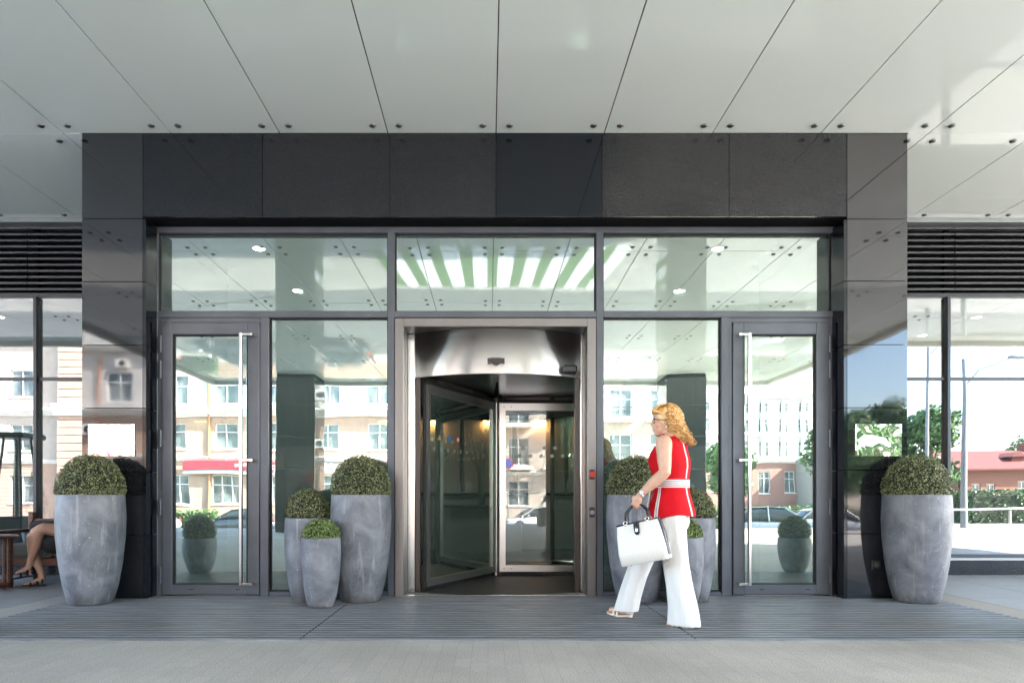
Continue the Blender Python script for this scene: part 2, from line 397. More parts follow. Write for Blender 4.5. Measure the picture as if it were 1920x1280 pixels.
b = MB(); b.bbox(cx-.045,cx+.045,DF-.014,DF,cz-.045,cz+.045,.006); b.build('cover_plate', mat('socket_black',(.02,.02,.02),.3), t)
b = MB(); b.tube([(cx,DF-.02,cz),(cx,DF-.012,cz)], .024, 16); b.build('socket_lid', mat('socket_grey',(.06,.06,.06),.4), t)

# ------------------------------------------------------------------ glazed screen
scr = thing('glazed_screen', 'grey metal framed glass screen around the entrance doors', 'glazing', (0.07, DG, 0))
def bar(b, p0, p1, q0, q1, y0=DG, y1=DG+.14, bv=.004): b.bbox(X_(p0,DG), X_(p1,DG), y0, y1, Z_(q1,DG), Z_(q0,DG), bv)
b = MB(); bar(b, 286, 1574, 425, 436); bar(b, 286, 295, 436, 1118); bar(b, 1562, 1574, 436, 1118)
b.box(xL1+.03, X_(287,DG), DG+.03, DG+.1, 0, Z_(426,DG), 1); b.box(X_(1573,DG), xR0-.03, DG+.03, DG+.1, 0, Z_(426,DG), 1)
b.box(xL1, xR0, DG+.03, DG+.1, Z_(426,DG), ZH+.2, 1)  # plate coloured black to paint the shaded gap below the lintel
b.build('outer_frame', [FRAME, DARK], scr)
for a, c, q0, q1 in ((727,740,436,1118),(1118,1131,436,1118),(488,504,595,1118),(1353,1366,595,1118)):
    b = MB(); bar(b, a, c, q0, q1, DG-.006); b.build('mullion', FRAME, scr)
for a, c in ((295,727),(740,1118),(1131,1562)):
    b = MB(); bar(b, a, c, 583, 595, DG-.003); b.build('transom_rail', FRAME, scr)
for a, c in ((504,727),(1131,1353)):
    b = MB(); bar(b, a, c, 1109, 1118); b.build('bottom_rail', FRAME, scr)
def pane(a, c, q0, q1, parent, m=GLASS, D=DG+.05, rim=True, t=.012):
    b = MB(); b.box(X_(a,DG), X_(c,DG), D, D+t, Z_(q1,DG), Z_(q0,DG)); o = b.build('glass_pane', m, parent)
    if rim:
        b = MB(); r = .012
        x0, x1, z0, z1 = X_(a,DG), X_(c,DG), Z_(q1,DG), Z_(q0,DG)
        for (u0,u1,w0,w1) in ((x0,x0+r,z0,z1),(x1-r,x1,z0,z1),(x0+r,x1-r,z0,z0+r),(x0+r,x1-r,z1-r,z1)): b.box(u0,u1,D-.012,D-.002,w0,w1)
        b.build('gasket', RUBBER, parent)
    return o
pane(295,727,436,583,scr); pane(740,1118,436,583,scr); pane(1131,1562,436,583,scr)
pane(504,727,595,1109,scr); pane(1131,1353,595,1109,scr)

# ------------------------------------------------------------------ hinged doors
def door(f0, f1, l0, l1, g0, g1, hx, sx, hing, label):
    t = thing('glass_door', label, 'door', (X_((l0+l1)/2, DG), DG, 0))
    b = MB()
    x0,x1 = X_(f0,DG), X_(f1,DG); a0,a1 = X_(l0,DG), X_(l1,DG)
    b.bbox(x0,a0-.006,DG+.006,DG+.12,0.0,Z_(595,DG),.003); b.bbox(a1+.006,x1,DG+.006,DG+.12,0.0,Z_(595,DG),.003)
    b.bbox(a0-.006,a1+.006,DG+.006,DG+.12,Z_(604,DG),Z_(595,DG),.003); b.build('door_frame', FRAME, t)
    b = MB(); b.box(a0-.02,a1+.02,DG+.04,DG+.11,0,Z_(600,DG)-.0) if False else None
    e0,e1 = X_(g0,DG), X_(g1,DG); zt, zb, z0, z1 = Z_(627,DG), Z_(1095,DG), .018, Z_(605,DG)
    y0, y1 = DG-.012, DG+.07
    b.bbox(a0,e0,y0,y1,z0,z1,.004); b.bbox(e1,a1,y0,y1,z0,z1,.004); b.bbox(e0,e1,y0,y1,zt,z1,.004); b.bbox(e0,e1,y0,y1,z0,zb,.004)
    b.build('leaf_frame', FRAME, t)
    b = MB(); b.box(e0-.005,e1+.005,DG+.02,DG+.032,zb-.005,zt+.005); b.build('glass_pane', GLASSD, t)
    b = MB(); r = .01
    for (u0,u1,w0,w1) in ((e0,e0+r,zb,zt),(e1-r,e1,zb,zt),(e0+r,e1-r,zb,zb+r),(e0+r,e1-r,zt-r,zt)): b.box(u0,u1,DG-.006,DG+.018,w0,w1)
    b.build('gasket', RUBBER, t)
    h = MB(); X = X_(hx, DG-.07); s = X_(sx, DG-.04); zt2, zb2 = Z_(623,DG-.09), Z_(1098,DG-.09)
    h.bbox(X-.0155,X+.0155,DG-.095,DG-.06,zb2,zt2,.004)
    for z in (zt2-.016, Z_(862,DG-.09), zb2+.016):
        h.bbox(min(X,s), max(X,s), DG-.088, DG-.064, z-.012, z+.012, .003); h.tube([(s,DG-.09,z),(s,DG-.012,z)], .015, 12)
    h.build('pull_handle', CHROME, t)
    for q0, q1 in ((630,661),(677,709),(806,838),(935,965),(1062,1092)):
        b = MB(); x = X_(hing,DG); b.tube([(x,DG-.022,Z_(q1,DG)),(x,DG-.022,Z_(q0,DG))], .013, 10)
        b.tube([(x,DG-.022,Z_((q0+q1)/2,DG)-.002),(x,DG-.022,Z_((q0+q1)/2,DG)+.002)], .0145, 10, cap=False); b.build('hinge', FRAME, t)
    b = MB(); b.bbox(a0,a1,DG-.02,DG+.1,0.003,.014,.002); b.build('threshold', CHROME, t)
    b = MB()
    for fx in (.3,.78): xx = a0+(a1-a0)*fx; b.bbox(xx-.022,xx+.022,DG-.015,DG-.011,.065,.075,.001)
    b.build('vent_slot', BLACK, t)
door(295,488,305,487,324,465,452,474,303,'left glass door with grey frame, tall steel handle and hinges on its left')
door(1366,1562,1374,1553,1394,1530,1405,1385,1554,'right glass door with grey frame, tall steel handle and hinges on its right')

# ------------------------------------------------------------------ revolving door
cx, cy, R = .10, 8.05, 1.65
rd = thing('revolving_door', 'three wing steel and glass revolving door in the middle of the entrance', 'revolving door', (cx, cy, 0))
fx0, fx1, fi0, fi1 = X_(741,DG), X_(1117,DG), X_(757,DG), X_(1101,DG)
zt, zi = Z_(597,DG), Z_(613,DG)
b = MB(); b.bbox(fx0,fi0,DG-.02,DG+.12,0,zt,.004); b.bbox(fi1,fx1,DG-.02,DG+.12,0,zt,.004); b.bbox(fi0,fi1,DG-.02,DG+.12,zi,zt,.004)
b.build('portal_frame', STEEL2, rd)
ha = radians(31.7)
def cyl_sheet(b, r0, r1, z0, z1, a0, a1, n=48):
    def ring(r, z): return [(cx+r*sin(a0+(a1-a0)*k/n), cy-r*cos(a0+(a1-a0)*k/n), z) for k in range(n+1)]
    b.loft([ring(r1,z0), ring(r1,z1), ring(r0,z1), ring(r0,z0), ring(r1,z0)], cap=False, close=False)
    return b
yj = cy-R*cos(ha)
b = MB(); b.box(fi0-.006,fi0+.002,DG+.12,yj+.03,0,zi+.02); b.box(fi1-.002,fi1+.006,DG+.12,yj+.03,0,zi+.02); b.box(fi0,fi1,DG+.12,yj+.25,zi+.001,zi+.02)
b.build('reveal', STEEL2, rd)
for s in (-1, 1):
    b = MB(); x = cx+s*R*sin(ha); xf = fi0+.002 if s < 0 else fi1-.002
    x0, x1 = (xf, x+.012) if s < 0 else (x-.012, xf)
    b.bbox(x0, x1, yj-.02, yj+.05, 0, 2.67, .006); b.build('jamb_post', CHROME, rd)
    b = MB(); b.bbox(x+(.012 if s < 0 else -.065), x+(.065 if s < 0 else -.012), yj-.005, yj+.10, 0, 2.22, .004); b.build('safety_strip', mat('bronze_strip',(.07,.062,.058),.35,.7), rd)
b = MB(); cyl_sheet(b, R-.03, R, 2.22, 2.672, -ha, ha); b.build('header_drum', STEEL, rd)
b = MB(); cyl_sheet(b, R-.12, R-.032, 2.14, 2.70, ha+.02, 2*pi-ha-.02, 96); b.build('ring_beam', DARKSTEEL, rd)
b = MB()
for k in range(6):
    a0, a1 = k*pi/3+.0025+pi/6, (k+1)*pi/3-.0025+pi/6
    pts = [(cx+.07*cos((a0+a1)/2), cy+.07*sin((a0+a1)/2))]+[(cx+(R-.034)*cos(a0+(a1-a0)*i/10), cy+(R-.034)*sin(a0+(a1-a0)*i/10)) for i in range(11)]
    b.prism(pts, 'z', 2.222, 2.24)
b.build('drum_ceiling', DARKSTEEL, rd)
for s in (-1, 1):
    b = MB(); a0, a1 = (ha+.03, pi-ha) if s > 0 else (-(pi-ha), -ha-.03)
    cyl_sheet(b, R-.045, R-.033, .06, 2.14, a0, a1, 32); b.build('curved_glass', GLASSC, rd)
    b = MB(); cyl_sheet(b, R-.06, R-.02, 0.0, .06, a0, a1, 32); b.build('curved_sill', DARKSTEEL, rd)
    for a in ((pi-ha), (pi/2)):
        b = MB(); x, y = cx+s*(R-.04)*sin(a), cy-(R-.04)*cos(a); b.bbox(x-.03,x+.03,y-.03,y+.03,.06,2.14,.004); b.build('side_post', DARKSTEEL, rd)
b = MB(); b.tube([(cx,cy,0),(cx,cy,2.2)], .038, 20); b.build('centre_post', ALU, rd)
b = MB(); b.tube([(cx,cy,2.165),(cx,cy,2.222)], .085, 24); b.build('centre_cap', BLACK, rd)
def wing(ang, stickers=None):
    d = Vector((cos(ang), sin(ang))); nrm = Vector((-d.y, d.x))
    def P(u, t, z): return (cx+d.x*u+nrm.x*t, cy+d.y*u+nrm.y*t, z)
    def obox(b, u0, u1, t0, t1, z0, z1, m=0):
        b.add([P(u0,t0,z0),P(u1,t0,z0),P(u1,t1,z0),P(u0,t1,z0),P(u0,t0,z1),P(u1,t0,z1),P(u1,t1,z1),P(u0,t1,z1)],
              [(0,3,2,1),(4,5,6,7),(0,1,5,4),(1,2,6,5),(2,3,7,6),(3,0,4,7)], m)
    u0, u1 = .045, R-.10
    b = MB(); obox(b,u0,u0+.075,-.025,.025,.05,2.16); obox(b,u1-.05,u1,-.025,.025,.05,2.16)
    obox(b,u0+.075,u1-.05,-.025,.025,2.07,2.16); obox(b,u0+.075,u1-.05,-.025,.025,.05,.125); o = b.build('wing_frame', ALU, rd)
    b = MB(); obox(b,u0+.07,u1-.045,-.005,.005,.12,2.075); b.build('glass_pane', GLASSR, o)
    b = MB(); obox(b,u1,u1+.045,-.006,.006,.03,2.17); obox(b,u0,u1,-.006,.006,.008,.05); obox(b,u0,u1,-.006,.006,2.16,2.205); b.build('brush_seal', RUBBER, o)
    b = MB()
    for u in (.1,.19):
        for z in (2.115,.09):
            for t in (-1,1): b.tube([P(u,t*.028,z),P(u,t*.02,z)], .007, 8)
    b.build('screw', BLACK, o)
    b = MB()
    for i in range(9):
        for j, zz in enumerate((1.50,1.60)):
            if (i+j) % 3 == 2 and j: continue
            u = .30+i*.135+j*.04
            b.add([P(u+.024*cos(q*pi/8), -.0062, zz+.024*sin(q*pi/8)) for q in range(16)], [tuple(range(16))])
    b.build('glass_dots', mat('frosted_dot',(.6,.62,.6),.6), o)
    return P, o
P1, o1 = wing(radians(1)); P2, o2 = wing(radians(241)); P3, o3 = wing(radians(121))
def sticker(P, o, u, t, z, r, c, shape='sq', name='sticker'):
    b = MB()
    if shape == 'sq': b.add([P(u-r,t,z-r),P(u+r,t,z-r),P(u+r,t,z+r),P(u-r,t,z+r)], [(0,1,2,3)])
    elif shape == 'tri': b.add([P(u-r,t,z-r),P(u+r,t,z-r),P(u,t,z+r)], [(0,1,2)])
    else: b.add([P(u+r*cos(q*pi/10),t,z+r*sin(q*pi/10)) for q in range(20)], [tuple(range(20))])
    ob = b.build(name, mat('sticker_ink', c, .4), o); return ob
for tt in (-.0066, .0066):
    pass
P, o = P3, o3
sticker(P,o,1.36,.0075,1.62,.05,(.02,.36,.17)); 
b = MB()
for s in (-.02,.02):
    b.add([P(1.36+s+.007*cos(q*pi/6),.0085,1.648+.007*sin(q*pi/6)) for q in range(12)],[tuple(range(12))]); b.add([P(1.36+s-.009,.0085,1.59),P(1.36+s+.009,.0085,1.59),P(1.36+s+.009,.0085,1.636),P(1.36+s-.009,.0085,1.636)],[(0,1,2,3)])
b.build('sticker_figures', mat('sticker_white',(.8,.8,.8),.5), o)
P, o = P2, o2
sticker(P,o,1.30,.0075,1.63,.030,(.75,.6,.2),'tri'); sticker(P,o,1.10,.0075,1.63,.034,(.05,.16,.42),'c')
sticker(P,o,.92,.0075,1.63,.034,(.6,.05,.05),'c'); sticker(P,o,.92,.0085,1.63,.022,(.8,.8,.8),'c')
# sensors and buttons
x, z = PX(930,677,6.36); yy = cy-R-.004
b = MB(); pr = [(x-.085,z+.03),(x-.04,z+.036),(x+.04,z+.036),(x+.085,z+.03),(x+.085,z-.018),(x+.045,z-.014),(x+.015,z-.034),(x-.015,z-.034),(x-.045,z-.014),(x-.085,z-.018)]
b.prism(pr, 'y', yy-.035, yy+.02); b.build('motion_sensor', BLACK, rd)
x, z = PX(1069,692,6.5); b = MB(); b.bbox(x-.072,x+.072,6.47,6.64,z-.04,z+.04,.015); b.build('safety_sensor', BLACK, rd)
for py, c in ((889, (.6,.03,.02)), (960, (.3,.33,.4))):
    x, z = PX(1110, py, DG-.02); b = MB(); b.bbox(x-.026,x+.026,DG-.028,DG-.02,z-.05,z+.05,.003); o = b.build('switch_plate', BLACK, rd)
    b = MB()
    if py == 889: b.tube([(x,DG-.055,z),(x,DG-.028,z)],[.03,.026],16)
    else: b.tube([(x,DG-.04,z),(x,DG-.028,z)], .022, 16); b.tube([(x,DG-.044,z),(x,DG-.04,z)], .010, 10)
    b.build('switch_button', mat('button', c, .3, 0 if py == 889 else .8), o)
b = MB(); b.lathe([(0,.006),(R+.0,.006)], (cx,cy,0), 64, smooth=False); b.build('floor_disc', mat('drum_floor',(.035,.035,.04),.6), rd)
b = MB(); b.bbox(fi0,fi1,DG-.03,DG+.0,0.002,.014,.003); b.build('threshold', CHROME, rd)

# ------------------------------------------------------------------ entrance matting
em = thing('entrance_mat', 'long grey ribbed entrance mat laid in front of the doors', 'doormat', (0.1, 5.4, 0))
b = MB(); b.box(-3.94,4.29,4.39,DG+.02,-.01,.0045); b.build('base', MATB, em)
for (x0, x1) in ((-3.94,-1.295),(-1.289,1.427),(1.433,4.29)):
    b = MB(); y = 4.40
    while y < DG-.01:
        b.box(x0+.004, x1-.004, y, y+.036, .003, .0095); y += .078
    b.build('rib_section', MATA, em)
b = MB(); b.box(-3.95,4.30,4.375,4.39,-.01,.009); b.build('front_edge', MATA, em)

# ------------------------------------------------------------------ side walls: louvres, windows
def side(x0, x1, mull, label, lj, wlabel):
    lz = thing('louvre_band', label, 'louvres', ((x0+x1)/2, DW, 3.58))
    b = MB(); b.box(x0,x1,DW+.16,DW+.2,3.56,4.46,0); b.build('back_panel', DARK, lz)
    segs = sorted([x0]+lj+[x1])
    for i in range(len(segs)-1):
        b = MB(); a, c = segs[i]+.006, segs[i+1]-.006
        for k in range(11):
            z = 3.59+k*.0765
            b.prism([(DW-.02,z+.004),(DW-.018,z+.016),(DW+.13,z+.052),(DW+.13,z+.040)], 'x', a, c)
            b.box(a, c, DW-.024, DW-.016, z-.006, z+.018)
        b.build('louvre_blades', BLADE, lz)
    for xx in lj: b = MB(); b.box(xx-.03,xx+.03,DW+.12,DW+.16,3.56,4.44); b.build('louvre_bracket', DARK, lz)
    b = MB(); b.bbox(x0,x1,DW-.06,DW+.16,4.425,CZ-.004,.004); b.build('top_trim', mat('trim_grey',(.3,.33,.34),.4,.4), lz)
    ww = thing('window_wall', wlabel, 'window', ((x0+x1)/2, DW, 0))
    zb, zm, zt = .22, Z_(709,DW), 3.56
    b = MB(); b.box(x0,x1,DW+.02,DW+.12,zt-.05,zt); b.box(x0,x1,DW+.02,DW+.12,zb,zb+.045); b.box(x0,x1,DW+.03,DW+.1,zm-.02,zm+.02)
    b.build('rail', FRAME2, ww)
    for xx in mull: b = MB(); b.bbox(xx-.022,xx+.022,DW-.01,DW+.12,zb+.045,zt-.05,.004); b.build('mullion', FRAME2, ww)
    es = sorted([x0]+mull+[x1])
    for i in range(len(es)-1):
        for (z0, z1) in ((zb+.045,zm-.02),(zm+.02,zt-.05)):
            b = MB(); b.box(es[i]+.02, es[i+1]-.02, DW+.05, DW+.062, z0, z1); b.build('glass_pane', GLASSW, ww)
    b = MB(); b.bbox(x0,x1,DW-.05,DW+.1,zb-.03,zb,.004); b.build('sill', mat('sill_alu',(.35,.37,.4),.35,.6), ww)
    b = MB(); b.box(x0,x1,DW,DW+.12,0,zb-.03); b.build('plinth', G2, ww)
side(xR1+.03, 14.0, [5.81,8.0,10.2,12.4], 'dark horizontal louvre band above the right hand window', [5.87,8.0,10.2,12.4], 'large right hand window reflecting sky, lamp post and brick house')
side(-14.0, xL0-.03, [-5.71,-7.9,-10.1,-12.3], 'dark horizontal louvre band above the left hand window', [-5.79,-7.9,-10.1,-12.3], 'large left hand window reflecting a peach stone building')

# ------------------------------------------------------------------ canopy
can = thing('entrance_canopy', 'large canopy with pale glossy glass ceiling panels over the forecourt', 'canopy', (0, 1, CZ))
rows = [8.05, 6.15, 3.72, 1.29, -1.14, -3.57, -6.55]
prn = random.Random(3)
def cpanel(b, x0, x1, y0, y1):
    o = len(b.v); b.bbox(x0+.005, x1-.005, y0+.004, y1-.004, CZ, CZ+.014, .002)
    a_, c_, d_ = prn.uniform(-.0012,.0012), prn.uniform(-.0006,.0006), prn.uniform(-.0008,.0008)
    for i in range(o, len(b.v)): x, y, z = b.v[i]; b.v[i] = (x, y, z+d_+(x-(x0+x1)/2)*a_+(y-(y0+y1)/2)*c_)
colx = [.077+1.04*k for k in range(-8, 9)]
restp = MB()
for i in range(16):
    for j in range(6):
        x0, x1 = colx[i], colx[i+1]
        if j == 0 and x1 > xL0-.0 and x0 < xR1+.0:
            if x0 < xL0: x1 = xL0-.025
            elif x1 > xR1: x0 = xR1+.025
            else: continue
        b = MB(); cpanel(b, x0, x1, rows[j+1], rows[j]); b.build('ceiling_panel', CEIL, can)
for s in (-1, 1):
    for k in range(6):
        x0 = (colx[-1] if s > 0 else colx[0])+s*1.04*k; x1 = x0+s*1.04
        for (y0, y1) in ((6.15,8.05),(3.72,6.15),(1.9,3.72)): cpanel(restp, min(x0,x1), max(x0,x1), y0, y1)
tag(restp.build('outer_ceiling_panels', CEIL, can), kind='stuff')
BOLT = mat('bolt_steel', (.16,.155,.15), .3, .9)
rb = MB(); nb = 0
def bolt(b, x, y):
    b.lathe([(0,-.016),(.022,-.015),(.031,-.007),(.031,0.0)], (x, y, CZ), 14)
for i in range(17):
    for j, y in enumerate(rows):
        for dx in (-.125, .125):
            x = colx[i]+dx
            for dy in (-.13, .13):
                yy = y+dy
                if yy > 8.0 or yy < -6.4: continue
                inside = xL0-.02 < x < xR1+.02 and yy > 6.15
                if inside: continue
                if yy > 4.5 and abs(x-.08) < 5.6: b = MB(); bolt(b, x, yy); b.build('ceiling_bolt', BOLT, can); nb += 1
                else: bolt(rb, x, yy)
tag(rb.build('outer_ceiling_bolts', BOLT, can), kind='stuff')
b = MB()
b.box(colx[0],colx[-1],-6.55,DW+.1,CZ+.03,4.95); b.box(colx[-1]+.001,14.4,1.9,DW+.1,CZ+.03,4.95); b.box(-14.2,colx[0]-.001,1.9,DW+.1,CZ+.03,4.95)
b.build('roof_slab', mat('roof_dark',(.05,.05,.05),.8), can)
b = MB(); e = .12
for (x0,x1,y0,y1) in ((colx[0]-e,colx[-1]+e,-6.55-e,-6.55),(colx[0]-e,colx[0],-6.55,1.9-e),(colx[-1],colx[-1]+e,-6.55,1.9-e),(colx[-1],14.5,1.9-e,1.9),(-14.3,colx[0],1.9-e,1.9)):
    b.box(x0,x1,y0,y1,CZ-.10,5.0)
b.build('fascia', FASCIA, can)
# downlights
EM = bpy.data.materials.new('lamp_glow'); EM.use_nodes = True; bsdf(EM).inputs['Emission Color'].default_value = (1,.93,.82,1); bsdf(EM).inputs['Emission Strength'].default_value = 6
k = 0
names = {(-3.23,3.8):'left outer row nearest the doors', (-3.23,2.0):'left side second from the doors', (3.23,3.8):'right outer row nearest the doors', (3.23,2.0):'right side second from the doors', (9.5,3.8):'far right strip, nearer the windows', (9.4,2.4):'far right strip, nearer the canopy edge', (-9.5,3.8):'far left strip of the canopy'}
for (x, y), tx in names.items():
    t = thing('downlight', 'round lit ceiling downlight in the canopy, '+tx, 'downlight', (x, y, CZ), 'downlights in the canopy ceiling')
    b = MB(); b.lathe([(.075,-.001),(.09,-.010),(.10,-.004),(.10,0)], (x,y,CZ), 20); b.build('trim_ring', mat('ring_white',(.7,.7,.7),.3), t)
    b = MB(); b.lathe([(0,-.005),(.075,-.004)], (x,y,CZ), 20); b.build('lamp', EM, t)
# columns
for x, side_ in ((-5.5,'left'),(5.65,'right')):
    t = thing('granite_column', 'square dark granite column carrying the outer edge of the canopy, %s one' % side_, 'column', (x,-5.9,0))
    b = MB()
    zz = [0,.9,1.8,2.7,3.6,CZ-.1]
    for i in range(5): b.bbox(x-.56,x+.56,-6.5,-5.4,zz[i]+.003,zz[i+1]-.003,.008)
    b.build('shaft', GP, t)
    b = MB(); b.box(x-.54,x+.54,-6.48,-5.42,0,CZ-.001); b.build('joint_core', DARK, t)

# ------------------------------------------------------------------ lobby
INW = mat('lobby_wall', (.3,.28,.27), .6); noise_mix(INW, (.27,.255,.24), (.36,.34,.33), 5, 4, stretch=(3,1,.1))
INC = mat('lobby_ceiling', (.40,.43,.40), .6); INF = mat('lobby_floor', (.06,.06,.062), .25)
t = thing('lobby_shell', 'grey lobby walls and pale ceiling behind the glass screen', 'room', (0,14,0))
b = MB(); b.box(-14,14,15.0,15.2,0,4.3); b.build('back_wall', INW, t)
b = MB(); b.box(-14.2,-14,DW+.2,15,0,4.3); b.box(14,14.2,DW+.2,15,0,4.3); b.build('side_wall', INW, t)
b = MB(); b.box(-14,14,DW+.25,15,3.95,4.0); b.box(xL1+.05,xR0-.05,DG+.15,DW+.25,3.95,4.0); b.box(-14.2,14.2,DW+.1,15.2,4.4,4.95); b.box(xL1,xR0,DG+.16,DW+.1,4.4,4.47); b.build('ceiling', INC, t)
b = MB()
for x in (-2.4,-1.2,0,1.2,2.4): b.bbox(x-.55,x+.55,14.7,14.98,0,3.6,.02)
b.build('wall_panel', mat('lobby_panel',(.36,.33,.315),.5), t)
b = MB(); b.box(-13.9,13.9,DG+.25,14.98,-.02,.003); tag(b.build('lobby_floor', INF), kind='structure')
WARM = bpy.data.materials.new('warm_lamp'); WARM.use_nodes = True; bsdf(WARM).inputs['Emission Color'].default_value = (1,.45,.15,1); bsdf(WARM).inputs['Emission Strength'].default_value = 16
for x, wd in ((-2.4,'left'),(-1.2,'second from left'),(0,'middle'),(1.2,'second from right'),(2.4,'right')):
    t = thing('wall_light', 'warm wall washer lamp at the top of the lobby back wall, '+wd, 'lamp', (x,14.5,2.75), 'warm lamps on the lobby back wall')
    b = MB(); b.bbox(x-.12,x+.12,14.55,14.7,2.72,2.80,.01); b.build('lamp_housing', BLACK, t)
    b = MB(); b.box(x-.1,x+.1,14.57,14.68,2.712,2.719); b.build('lamp', WARM, t)
t = thing('reception_counter', 'grey reception counter with dark top seen through the revolving door', 'counter', (-.6,12,0))
b = MB(); b.bbox(-2.4,1.6,12.0,12.7,0,1.02,.01); b.build('counter_front', mat('counter_grey',(.35,.33,.32),.4), t)
b = MB(); b.bbox(-2.45,1.65,11.95,12.75,1.02,1.07,.01); b.build('counter_top', mat('counter_dark',(.02,.03,.03),.15), t)
b = MB(); b.bbox(-.9,.6,11.3,11.9,0,.80,.01); b.build('desk_front', mat('desk_grey',(.4,.38,.37),.4), t)
b = MB(); b.bbox(-.95,.65,11.25,11.94,.80,.85,.01); b.build('desk_top', mat('desk_teal',(.03,.08,.09),.15), t)
t = thing('flower_vase', 'tall glass vase of white blossom twigs on the reception desk', 'vase', (-.12,11.5,.85))
b = MB(); b.lathe([(.05,0),(.06,.02),(.05,.5),(.065,.68),(.06,.68),(.045,.5),(.05,.03)], (-.12,11.5,.851), 20); b.build('vase', mat('vase_glass',(.5,.55,.5),.1,0,Transmission_Weight=.6), t)
b = MB(); b2 = MB()
for k in range(14):
    a = random.uniform(0, 2*pi); r = random.uniform(.1,.32); h = random.uniform(1.0,1.35)
    p = [(-.12,11.5,.9),(-.12+r*.3*cos(a),11.5+r*.3*sin(a),1.5),(-.12+r*cos(a),11.5+r*sin(a),.85+h)]
    b.tube(p, [.005,.004,.003], 5)
    for q in range(7):
        s = random.uniform(.5,1); b2.ell((-.12+r*cos(a)*s+random.uniform(-.04,.04),11.5+r*sin(a)*s,1.5+(h-.65)*s+random.uniform(-.05,.05)),(.018,.018,.018),6,4)
b.build('twigs', mat('twig',(.08,.1,.05),.8), t); b2.build('blossoms', mat('blossom',(.55,.52,.5),.7), t)
IL = bpy.data.materials.new('lobby_fill_glow'); IL.use_nodes = True; bsdf(IL).inputs['Emission Color'].default_value = (1,.93,.88,1); bsdf(IL).inputs['Emission Strength'].default_value = 35
for i, x in enumerate((-4.5,-1.5,1.5,4.5)):  # glowing discs added to brighten the dark lobby
    t = thing('lobby_fill_lamp', 'added small round lamp brightening the lobby, %s of the row' % ('leftmost','second','third','rightmost')[i], 'downlight', (x,10.5,3.95), 'added lamps brightening the lobby')
    b = MB(); b.lathe([(0,-.004),(.09,-.004)], (x,10.5,3.95), 16); b.build('lamp', IL, t)
    b = MB(); b.lathe([(.09,-.003),(.11,-.006),(.115,0)], (x,10.5,3.95), 16); b.build('trim_ring', CHROME, t)

# ------------------------------------------------------------------ potted box balls
def dome_leaves(rx, rz_up, rz_dn, zc, n, size, seed, leafmat):
    rnd = random.Random(seed); b = MB(); b.nonormals = True
    for _ in range(n):
        while True:
            v = Vector((rnd.gauss(0,1), rnd.gauss(0,1), rnd.gauss(0,1))).normalized()
            if v.z > -.62: break
        rz = rz_up if v.z > 0 else rz_dn
        k = 1+rnd.uniform(-.10,.035)+.012*sin(v.x*9+seed)*cos(v.y*8)
        if rnd.random() < .02: k += rnd.uniform(.02,.06)
        p = Vector((v.x*rx*k, v.y*rx*k, zc+v.z*rz*k))
        nn = (v+Vector((rnd.gauss(0,.75),rnd.gauss(0,.75),rnd.gauss(0,.75)))).normalized()
        a = nn.orthogonal().normalized(); a.rotate(Matrix.Rotation(rnd.uniform(0,2*pi), 3, nn)); c = nn.cross(a)
        s = size*rnd.uniform(.7,1.3); l = s; wd = s*.55
        b.add([p-a*l, p-c*wd+nn*s*.12, p+a*l, p+c*wd+nn*s*.12], [(0,1,2,3)])
    return b
def make_planter(h, rim, base, bx, bup, bdn, zc, n, seed, leafm, size=.0095):
    t = thing('potted_topiary', '-', 'potted plant')
    rm = rim*1.0
    prof = [(base*.92,0),(base,.012),(base+(rim-base)*.42,h*.16),(base+(rim-base)*.78,h*.36),(rim*1.012,h*.60),(rim*1.035,h*.78),(rim*1.012,h*.94),(rim,h-.006),(rim-.004,h),(rim-.022,h),(rim-.028,h-.01),(rim-.03,h-.06)]
    b = MB(); b.lathe(prof, (0,0,0), 56); b.lathe([(0,0),(base*.92,0)], (0,0,0), 56); b.build('pot', POT, t, merge=True)
    b = MB(); b.lathe([(0,h-.05),(rim-.03,h-.05)], (0,0,0), 32); b.build('soil', SOIL, t)
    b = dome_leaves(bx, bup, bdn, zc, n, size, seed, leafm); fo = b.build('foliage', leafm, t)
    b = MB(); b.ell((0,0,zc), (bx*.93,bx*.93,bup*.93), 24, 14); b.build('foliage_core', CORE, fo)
    return t
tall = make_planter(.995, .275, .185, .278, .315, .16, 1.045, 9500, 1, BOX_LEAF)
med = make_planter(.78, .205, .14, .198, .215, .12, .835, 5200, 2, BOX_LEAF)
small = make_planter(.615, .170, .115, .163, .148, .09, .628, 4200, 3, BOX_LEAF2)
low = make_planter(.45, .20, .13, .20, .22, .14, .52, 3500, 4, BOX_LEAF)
def put(src, first, x, y, label, rot, grp):
    o = src if first else copy_tree(src); o.location = (x, y, .0096); o.rotation_euler = (0,0,rot); o['label'] = label; o['group'] = grp
    return o
A, B_, C_ = 'tall grey pots with clipped box domes', 'medium grey pots with box balls', 'short grey pots with box balls'
put(tall, 1, X_(171,5.9), 5.9, 'tall grey concrete pot with clipped box dome before the left granite pier', 0, A)
put(tall, 0, X_(677,6.04), 6.04, 'tall grey pot with box dome just left of the revolving door', 1.9, A)
put(tall, 0, X_(1194,6.04), 6.04, 'tall grey pot with box dome behind the walking woman', 3.4, A)
put(tall, 0, X_(1718,5.98), 5.98, 'tall grey concrete pot with clipped box dome before the right granite pier', 4.6, A)
put(med, 1, X_(577,6.02), 6.02, 'medium pot with box ball, leftmost of the three pots left of the revolving door', .5, B_)
put(med, 0, X_(1298,6.04), 6.04, 'medium pot with box ball between the walking woman and the right door', 2.5, B_)
put(small, 1, X_(602,5.72), 5.72, 'shortest pot with fresh green ball, in front of the two larger pots on the left', 1.5, C_)
